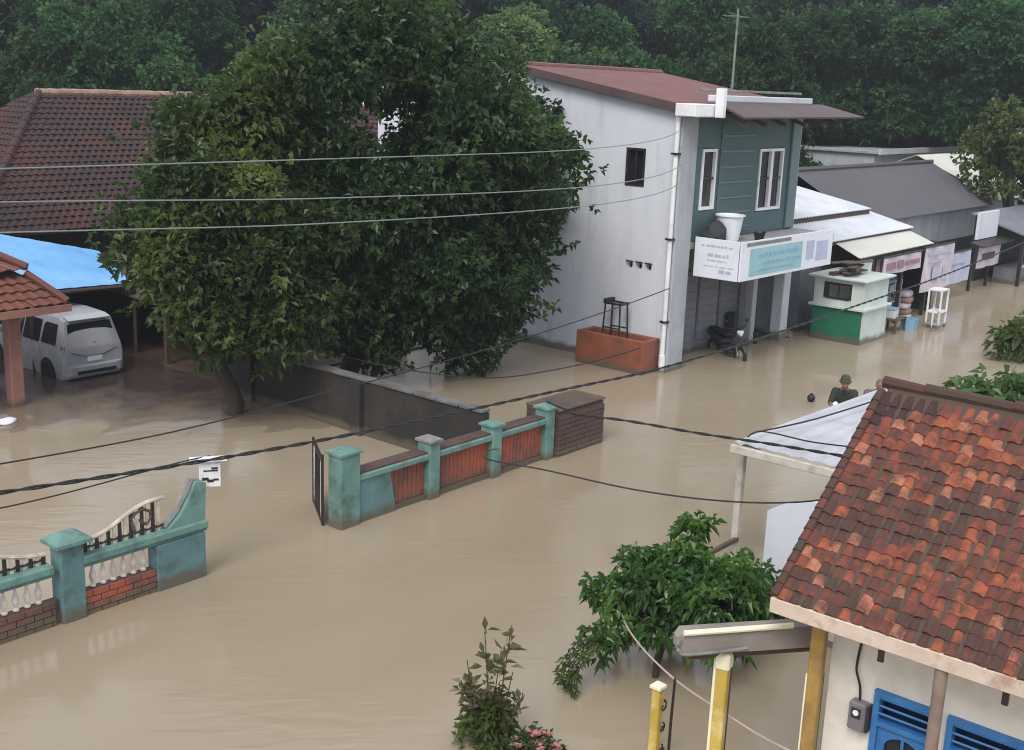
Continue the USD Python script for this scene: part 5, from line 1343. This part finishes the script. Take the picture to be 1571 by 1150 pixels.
yg = thing("yellow_gate_post", "small ornate yellow gate post with dark scroll work near the bottom edge", "gate post", (9.62, 5.86, 0))
obj("post", MB().box(-0.05, 0.05, -0.05, 0.05, -0.6, 0.95, 0.01), M["yellow_paint"], yg)
obj("cap", MB().add(hull_arrays([(a * 0.065, b * 0.065, 0.95) for a in (-1, 1) for b in (-1, 1)] + [(a * 0.065, b * 0.065, 0.98) for a in (-1, 1) for b in (-1, 1)] + [(0, 0, 1.03)])), M["cream_trim"], yg)
for k in range(3):
    z = 0.2 + 0.26 * k
    obj("scroll", MB().tube([(0.03 + 0.055 * (1 - t) * math.cos(9 * t + k), -0.075, z + 0.11 * t + 0.055 * (1 - t) * math.sin(9 * t + k)) for t in np.linspace(0, 1, 20)], 0.010, 5), M["iron_dark"], yg)
ir = thing("iron_rod", "dark upright iron rod rising beside the yellow gate post", "rod", (9.62, 5.68, 0))
obj("rod", MB().tube([(0, 0, -0.5), (0.0, 0.0, 0.6), (0.02, 0.0, 1.08)], [0.016, 0.016, 0.014], 7), M["iron_dark"], ir)
obj("tip", MB().tube([(0.02, 0, 1.08), (0.022, 0, 1.13)], [0.02, 0.004], 7), M["iron_dark"], ir)

# ================================================================== WIRES
def wire(label, pts, r, mat_, twist=0.0, n=14):
    p = spline(pts, n)
    if twist:
        from scipy.interpolate import interp1d
        s = np.r_[0, np.cumsum(np.linalg.norm(np.diff(p, axis=0), axis=1))]
        ss = np.arange(0, s[-1], 0.08)
        p = interp1d(s, p, axis=0)(ss)
        t_ = MB()
        for ph in (0, math.pi):
            off = np.stack([np.zeros(len(ss)), np.cos(ss * 9 + ph), np.sin(ss * 9 + ph)], 1) * twist
            t_.tube(p + off, r, 5)
        o = obj("overhead_cable", t_, M[mat_])
    else:
        o = obj("overhead_cable", MB().tube(p, r, 6), M[mat_])
    return tag(o, label, "cable")


wire("thick black twisted cable sloping from the left edge up over the gateway", [(-4, 10, 4.3), (4.79, 10, 3.23), (8.77, 10, 2.92), (13.12, 10, 2.74), (15.89, 10, 2.64), (26, 10.4, 2.7), (44, 11, 3.4), (75, 12, 4.5)], 0.012, "cable_black", 0.012)
wire("thin dark cable crossing just above the reddish terrace on the left", [(-3, 14.3, 3.3), (6.8, 14.3, 2.0), (9.6, 14.3, 1.9), (12.6, 14.3, 1.98), (24.9, 15.7, 2.2)], 0.012, "cable_black")
wire("thin dark cable running from the left edge to the small white gate sign", [(-2, 12.4, 3.0), (6.1, 12.9, 1.95), (9.2, 13.5, 1.72), (9.62, 13.62, 1.66)], 0.010, "cable_black")
wire("dark twisted cable from the brick box over the street to the near roof", [(17.2, 13.4, 1.12), (15.2, 11.4, 1.75), (13.0, 9.14, 2.53), (13.0, 7.2, 2.68), (12.4, 4.6, 3.05)], 0.011, "cable_black", 0.011)
wire("second dark cable lying just above the pale canopy", [(15.12, 8.05, 2.0), (14.9, 7.7, 2.26), (14.4, 6.6, 2.45), (13.4, 4.3, 3.1)], 0.011, "cable_black")
wire("lower dark cable sagging across the street below the canopy post top", [(15.62, 13.26, 0.55), (13.4, 11.6, 1.35), (11.0, 8.9, 2.33), (11.0, 7.2, 2.45), (10.9, 4.9, 2.95), (10.6, 4.2, 3.5)], 0.010, "cable_black")
for lab, pts in (("uppermost pale wire crossing the dark tiled roof and tree", [(-3, 11.5, 6.05), (5.77, 11.5, 6.01), (13.38, 11.5, 6.02), (25.0, 15.7, 6.2)]),
                 ("middle pale wire crossing the tree crown", [(-3, 11.5, 5.9), (5.75, 11.5, 5.68), (10, 11.5, 5.52), (14.67, 11.5, 5.44), (25.0, 15.7, 5.7)]),
                 ("lowest and brightest pale wire crossing the tree crown above the blue sheet", [(-3, 11.5, 5.75), (6.11, 11.5, 5.36), (10, 11.5, 5.2), (14.86, 11.5, 5.13), (25.0, 15.7, 5.3)])):
    wire(lab, pts, 0.0085, "cable_pale")
wire("two thin dark service lines drooping behind the yard to the orange trough", [(15.7, 21, 1.6), (20.0, 16.4, 0.62), (24.2, 16.0, 0.72)], 0.014, "cable_black")
wire("pale rose cable slanting past the yellow porch post at the bottom", [(12.5, 8.2, 0.4), (9.7, 5.75, 1.08), (9.2, 4.6, 1.18), (8.6, 3.4, 1.5), (8.0, 2.4, 1.9)], 0.011, "cable_rose")


# ================================================================== TREES
def tree(name, label, base, top, r0, clumps, leafm, per, size, width, group=None, rosette=7, limbs_k=10, droop=0.35, seed=1, cat="tree"):
    r = np.random.default_rng(seed)
    base = np.asarray(base, float)
    t = thing(name, label, cat, base, group=group)
    loc = [(np.asarray(c) - base, rr) for c, rr in clumps]
    tm, bm = limbs((0, 0, 0), np.asarray(top) - base, loc, r0, limbs_k, r)
    obj("trunk", tm, M["bark"], t, True)
    obj("bough", bm, M["bark"], t, True)
    tag(obj("crown", crown(loc, per, size, width, rosette, droop=droop, r=r), M[leafm], t), kind="stuff")
    return t


r_ = np.random.default_rng(21)
c1 = clump_shell((15.2, 20.0, 4.0), (2.1, 2.3, 2.4), 46, 0.45, 1.05, r_, -0.75)
c1 += [((13.2, 19.6, 3.3), .75), ((13.4, 19.3, 2.5), .75), ((13.9, 19.2, 2.0), .65), ((14.8, 18.6, 1.9), .7), ((15.4, 18.6, 2.3), .8), ((14.2, 19.4, 4.9), .8), ((15.0, 19.6, 6.1), .85), ((15.6, 19.6, 6.7), .9), ((15.0, 20, 3.0), 1.0)]
tree("yard_tree", "leafy yard tree with dark trunk left of the boundary wall, yellowish lower left crown", (14.45, 20.05, -0.5), (14.6, 20.1, 3.3), 0.20, c1, "leaf_tree_warm", 310, 0.195, 0.115, seed=3, droop=0.12, rosette=6)
c2 = clump_shell((19.6, 19.9, 4.6), (3.8, 3.4, 3.7), 66, 0.55, 1.3, r_, -0.7)
c2 += [((21.8, 19.0, 0.75), .65), ((21.1, 19.0, 0.6), .65), ((22.4, 19.1, 1.4), .6), ((20.4, 19.0, 1.2), .8), ((22.6, 19.4, 2.1), .9), ((23.6, 19.6, 3.0), .7), ((24.3, 19.4, 4.1), .6), ((24.9, 19.5, 3.7), .4), ((24.5, 19.5, 5.4), .5), ((25.0 - .4, 19.8, 6.2), .45), ((23.2, 18.9, 2.4), .6), ((23.4, 19.8, 6.1), .8),
       ((19.0, 19.0, 1.9), .9), ((18.3, 19.2, 1.1), .7), ((17.5, 19.2, 7.6), 1.0), ((18.8, 19.6, 8.2), 1.0), ((16.6, 19.4, 6.8), 1.0), ((20.4, 20, 7.8), 1.0), ((17.2, 19.3, 3.4), 1.0)]
c2 += [((16.8, 19.6, 5.2), 1.05), ((17.0, 19.4, 4.3), 1.0), ((17.4, 19.3, 2.5), 0.9), ((16.4, 19.8, 6.0), 1.0), ((18.6, 18.9, 3.0), 1.0), ((19.9, 18.7, 2.2), .9), ((21.0, 18.8, 1.7), .9), ((20.6, 19.0, 6.9), 1.0), ((22.4, 19.6, 6.9), .9)]
c2 += [((16.9, 19.7, 1.9), .75), ((16.3, 19.9, 2.6), .8), ((17.8, 19.9, 1.4), .6), ((18.7, 19.9, 1.7), .75), ((19.6, 20.0, 1.3), .7), ((18.0, 19.3, 4.0), 1.0), ((15.9, 19.5, 3.4), .9)]
c2 = hole(c2, (28.5, 30.2, 5.35), 0, 1.75, 1.0)
tree("yard_tree", "big dense dark yard tree standing before the pale side wall of the tall house", (18.2, 20.3, -0.5), (18.9, 20.1, 3.6), 0.26, c2, "leaf_tree", 270, 0.20, 0.118, seed=4, limbs_k=14, droop=0.12, rosette=6)

# street bush in the flood by the canopy post
bc = clump_shell((11.8, 6.95, 0.80), (1.1, 1.0, 0.66), 36, 0.16, 0.40, np.random.default_rng(5), -0.5)
tree("bush", "round green bush half drowned beside the porch slab", (11.3, 6.9, -0.5), (11.35, 6.95, 0.6), 0.05, bc + [((10.85, 7.35, 0.5), .25), ((13.0, 6.6, 0.75), .3), ((13.2, 6.5, 0.5), .25), ((12.4, 7.2, 1.5), .25)], "leaf_bush", 620, 0.135, 0.07, seed=6, cat="bush", droop=0.5)
hg = thing("hanging_twig", "drooping grey-green twig at the bush's left edge dipping into the flood", "twig", (10.35, 7.35, 0))
tw_ = MB()
tp_, td_ = [], []
for k in range(7):
    pts = spline([(0.15, -0.15 + 0.05 * k, 0.62), (-0.08 - 0.03 * k, 0.03 * k, 0.35), (-0.15 + 0.05 * k, 0.04 * k, -0.05)], 8)
    tw_.tube(pts, 0.006, 5)
    tp_.append(np.repeat(pts, 4, 0))
tp_ = np.vstack(tp_)
obj("stem", tw_, M["bark"], hg)
obj("leaves", leaf_cards(tp_, rng.normal(size=tp_.shape) * [1, 1, 0.5] - [0, 0, 0.5], 0.075, 0.03), M["leaf_bush"], hg)

# foreground sapling and pink flowers
sp_ = thing("sapling", "olive sapling with upright leafy stems near the bottom centre", "sapling", (8.72, 7.38, -0.4))
r_ = np.random.default_rng(9)
for k, (dx, dy, h) in enumerate([(0.02, 0.10, 1.72), (0.12, -0.16, 1.75), (-0.22, 0.25, 1.42), (0.10, -0.25, 1.38), (-0.12, 0.30, 1.15), (0.0, -0.05, 1.5), (0.15, -0.3, 1.1), (-0.2, 0.1, 1.1)]):
    pts = spline([(0.0, 0.0, 0.0), (dx * 0.4, dy * 0.4, h * 0.45), (dx + r_.normal() * .04, dy + r_.normal() * .04, h)], 10)
    st = obj("stem", MB().tube(pts, np.linspace(0.014, 0.005, len(pts)), 6), M["bark"], sp_)
    up_ = pts[8:]
    q = np.repeat(up_, 5, 0) + r_.normal(size=(len(up_) * 5, 3)) * 0.035
    keep = meshkit.noise(q * 5.0 + k * 7, 2) > 0.42
    q = q[keep]
    d = r_.normal(size=q.shape) * [1, 1, 0.6] + [0, 0, 0.7]
    obj("leaves", leaf_cards(q, d, 0.15, 0.075, 0.15, r_), M["leaf_olive"], st)
obj("foot_leaves", crown([((0.0, 0.10, 0.42), (0.24, 0.27, 0.36)), ((0.05, 0.0, 0.75), (0.16, 0.17, 0.22))], 1500, 0.13, 0.065, 5, r=r_), M["leaf_lime"], sp_)
pf = thing("flowering_shrub", "pink flowering shrub peeking in at the bottom edge right of the sapling", "shrub", (8.85, 6.85, -0.30))
obj("stem", MB().tube([(0, 0, 0), (0.02, 0.02, 0.55)], [0.02, 0.012], 6), M["bark"], pf)
obj("foliage", crown([((0.0, 0.0, 0.42), (0.24, 0.28, 0.2))], 2200, 0.08, 0.04, 5, r=r_), M["leaf_bush"], pf)
for k in range(34):
    a, b = r_.uniform(0, 2 * math.pi), r_.uniform(0, 0.26)
    c = np.array([b * math.cos(a), b * math.sin(a) * 1.2, 0.60 + r_.uniform(-0.06, 0.06) - b * 0.25])
    q = np.repeat(c[None], 7, 0)
    d = np.stack([np.cos(np.arange(7) * 0.9), np.sin(np.arange(7) * 0.9), np.full(7, 0.5)], 1)
    obj("blossom", leaf_cards(q, d, 0.055, 0.045, 0.1, r_), M["pink_flower"], pf)

# banana plants at the right edge
def banana_leaf(base, az, L, rise, droop, width, r):
    n_ = 12
    t_ = np.linspace(0, 1, n_)
    d = np.array([math.cos(az), math.sin(az)])
    sp2 = np.stack([base[0] + d[0] * L * t_ * 0.85, base[1] + d[1] * L * t_ * 0.85, base[2] + rise * t_ - droop * t_ ** 2.2], 1)
    sd_ = np.array([-d[1], d[0], 0])
    w_ = width * np.sin(np.pi * np.clip(t_ * 0.97 + 0.02, 0, 1)) ** 0.6
    wob = r.uniform(0.8, 1.0, n_)
    up_ = np.array([0, 0, 0.35])
    v = np.stack([sp2 + sd_ * (w_ * wob)[:, None] * 0.5 + up_ * w_[:, None] * 0.3, sp2, sp2 - sd_ * (w_ * wob)[:, None] * 0.5 + up_ * w_[:, None] * 0.3], 1).reshape(-1, 3)
    f = []
    for i in range(n_ - 1):
        for j in range(2):
            f.append((i * 3 + j, i * 3 + j + 1, i * 3 + 4 + j, i * 3 + 3 + j))
    return v, np.array(f)


for nm, lab, (x, y), h, lm_ in (("shrub", "broad-leaved light green shrub beyond the tiled roof at the right edge", (25.9, 7.5), 1.15, "leaf_banana"), ("shrub", "yellowish shrub farther up the street at the right edge", (34.2, 9.7), 1.0, "leaf_lime")):
    t = thing(nm, lab, "shrub", (x, y, -0.5))
    r_ = np.random.default_rng(int(x * 10))
    obj("stem", MB().tube([(0, 0, 0), (0.05, 0, h)], [0.05, 0.03], 8), M["bark"], t, True)
    cl_ = clump_shell((0, 0, h), (0.8, 0.85, 0.4), 13, 0.3, 0.5, r_, -0.4)
    tag(obj("foliage", crown(cl_, 130, 0.26, 0.12, 6, r=r_), M[lm_], t), kind="stuff")
    for k in range(10):
        obj("leaf", banana_leaf((0.0, 0, h + 0.2), k * 2.4 + 0.4, r_.uniform(1.0, 1.6), r_.uniform(0.3, 0.6), r_.uniform(0.4, 0.8), r_.uniform(0.3, 0.4), r_), M[lm_], t, True)

# ---- forest: a few tree kinds, then copies
def forest_kind(label, seed, height, spread, leafm, n_cl, size, group, loc, rz, sc, lower=-0.5, per=26):
    r = np.random.default_rng(seed)
    t = thing("forest_tree", label, "tree", loc, rz, sc, group)
    hc = height * 0.6
    cl_ = clump_shell((0, 0, hc), (spread, spread, height * 0.40), n_cl, spread * 0.20, spread * 0.42, r, lower)
    tm, bm = limbs((0, 0, -0.5), (0.2, 0.1, hc), cl_, 0.28, 9, r)
    obj("trunk", tm, M["bark"], t, True)
    obj("bough", bm, M["bark"], t, True)
    tag(obj("crown", crown(cl_, per * 4, size * 0.85, size * 0.62, 6, r=r, droop=0.05), M[leafm], t), kind="stuff")
    return t


G1 = "trees of the forest behind the houses"
LA, LB, LC = "broad mid-green tree in the forest behind the houses", "tall narrow green tree in the forest behind the houses", "dark blue-green tree in the shaded forest at the back"
LD = "low rounded green tree at the foot of the forest"
fr_rng = np.random.default_rng(77)
ARC = math.radians(39.784 - 90)


def polar(az_deg, dist):
    """az: degrees right of the street's own direction is negative; measured from +x"""
    a = math.radians(az_deg)
    return dist * math.cos(a), dist * math.sin(a)


protos = {}
spots = []
# camera covers bearings from +x of about 16 to 64 degrees
def ring(kind, az0, az1, step, d0, d1, s0, s1):
    a = az0
    while a <= az1:
        d = fr_rng.uniform(d0, d1)
        spots.append((kind, polar(a + fr_rng.uniform(-0.8, 0.8), d), fr_rng.uniform(s0, s1)))
        a += step * fr_rng.uniform(0.8, 1.2)


ring("C", 12, 70, 2.6, 92, 112, 1.15, 1.45)
ring("C", 38, 70, 2.8, 74, 86, 0.95, 1.2)
ring("A", 12, 44, 3.4, 74, 86, 0.95, 1.2)
ring("B", 14, 66, 4.6, 66, 78, 0.85, 1.1)
ring("A", 12, 68, 3.8, 58, 68, 0.66, 0.85)
ring("D", 14, 66, 2.6, 50, 58, 0.8, 1.15)
ring("D", 20, 50, 3.2, 46, 52, 0.55, 0.8)
KIND = {"A": ("broad mid-green forest tree", 101, 12.0, 4.2, "leaf_forest", 46, 0.42, -0.8), "B": ("tall narrow green forest tree", 102, 13.5, 3.0, "leaf_forest", 40, 0.40, -0.8),
        "C": ("wood", 103, 13.0, 4.4, "leaf_forest_blue", 44, 0.5, -0.6), "D": ("low bushy forest-edge tree", 104, 5.0, 2.6, "leaf_forest", 34, 0.32, -1.0)}
spots = [q for q in spots if not (q[1][1] < 27 and q[1][0] < 66)]
GR = {"A": "broad mid-green trees of the forest", "B": "tall narrow trees of the forest", "D": "low bushy trees at the forest's edge"}
bear = lambda q: -math.atan2(q[1][1], q[1][0])
ORD = ["first", "second", "third", "fourth", "fifth", "sixth", "seventh", "eighth", "ninth", "tenth", "eleventh", "twelfth", "thirteenth", "fourteenth", "fifteenth", "sixteenth",
       "seventeenth", "eighteenth", "nineteenth", "twentieth", "twenty-first", "twenty-second", "twenty-third", "twenty-fourth", "twenty-fifth", "twenty-sixth", "twenty-seventh", "twenty-eighth", "twenty-ninth", "thirtieth"]
for kind in "ABD":
    lab, seed, hgt, spr, lm, ncl, size, low_ = KIND[kind]
    for i_, (_, (x, y), s) in enumerate(sorted([q for q in spots if q[0] == kind], key=bear)):
        rz = fr_rng.uniform(0, 360)
        lb = f"{lab} behind the houses, {ORD[i_]} of its kind from the left"
        if kind not in protos:
            protos[kind] = forest_kind(lb, seed, hgt, spr, lm, ncl, size, GR[kind], (x, y, 0.3), rz, s, low_)
        else:
            dup(protos[kind], (x, y, 0.3), rz, (s, s, s * fr_rng.uniform(0.9, 1.12)), lb)
# the dark wood at the back reads as one mass
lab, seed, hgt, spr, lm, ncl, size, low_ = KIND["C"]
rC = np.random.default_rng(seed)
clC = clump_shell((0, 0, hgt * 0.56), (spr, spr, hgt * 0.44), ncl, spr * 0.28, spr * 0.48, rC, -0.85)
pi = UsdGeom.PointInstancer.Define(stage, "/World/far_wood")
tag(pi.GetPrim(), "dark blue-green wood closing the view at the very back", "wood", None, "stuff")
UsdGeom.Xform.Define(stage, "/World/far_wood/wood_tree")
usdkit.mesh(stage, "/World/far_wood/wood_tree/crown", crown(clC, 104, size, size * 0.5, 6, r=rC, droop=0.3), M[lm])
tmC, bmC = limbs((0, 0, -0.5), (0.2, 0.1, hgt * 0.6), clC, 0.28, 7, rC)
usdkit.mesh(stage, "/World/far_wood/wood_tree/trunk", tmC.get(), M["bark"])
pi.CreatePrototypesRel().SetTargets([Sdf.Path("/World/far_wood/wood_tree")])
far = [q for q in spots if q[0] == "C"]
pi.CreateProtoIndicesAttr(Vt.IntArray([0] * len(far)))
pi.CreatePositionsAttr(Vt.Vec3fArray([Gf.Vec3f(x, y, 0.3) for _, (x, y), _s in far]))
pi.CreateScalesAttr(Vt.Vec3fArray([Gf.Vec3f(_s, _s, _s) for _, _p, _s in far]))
an_ = [fr_rng.uniform(0, math.pi) for _ in far]
pi.CreateOrientationsAttr(Vt.QuathArray([Gf.Quath(math.cos(a), 0, 0, math.sin(a)) for a in an_]))
for i_, (x, y, s_) in enumerate([(47.5, 28.6, 0.62), (52.0, 28.2, 0.7), (56.5, 28.8, 0.66), (60.5, 29.8, 0.72), (60.0, 34.5, 0.8), (70.0, 36.0, 0.9), (41.5, 29.5, 0.7)]):
    dup(protos["D"], (x, y, 0.0), 47 * i_, s_, f"low green shrub-like tree behind the row of roofs, {ORD[i_]} planted there", "low trees right behind the shop roofs")
lime = forest_kind("small yellow-green tree peeking out right of the tall house", 201, 3.6, 1.5, "leaf_lime", 20, 0.26, None, (44.5, 26.5, 0.2), 0, 1.25)
dup(lime, (47.5, 31.0, 0.2), 140, 1.6, "pale yellow-green tree behind the antenna mast")
dup(lime, (26.5, 33.5, 1.0), 70, 1.35, "yellow-green tree top at the left end of the tall house roof")
olive = forest_kind("olive-green tree beside the cream sheet roof at the right edge", 202, 7.6, 2.1, "leaf_lime", 34, 0.30, None, (54.6, 17.05, -0.3), 20, 1.0)
dup(olive, (70, 19, 0.3), 200, 1.1, "large olive tree behind the cream sheet roof")
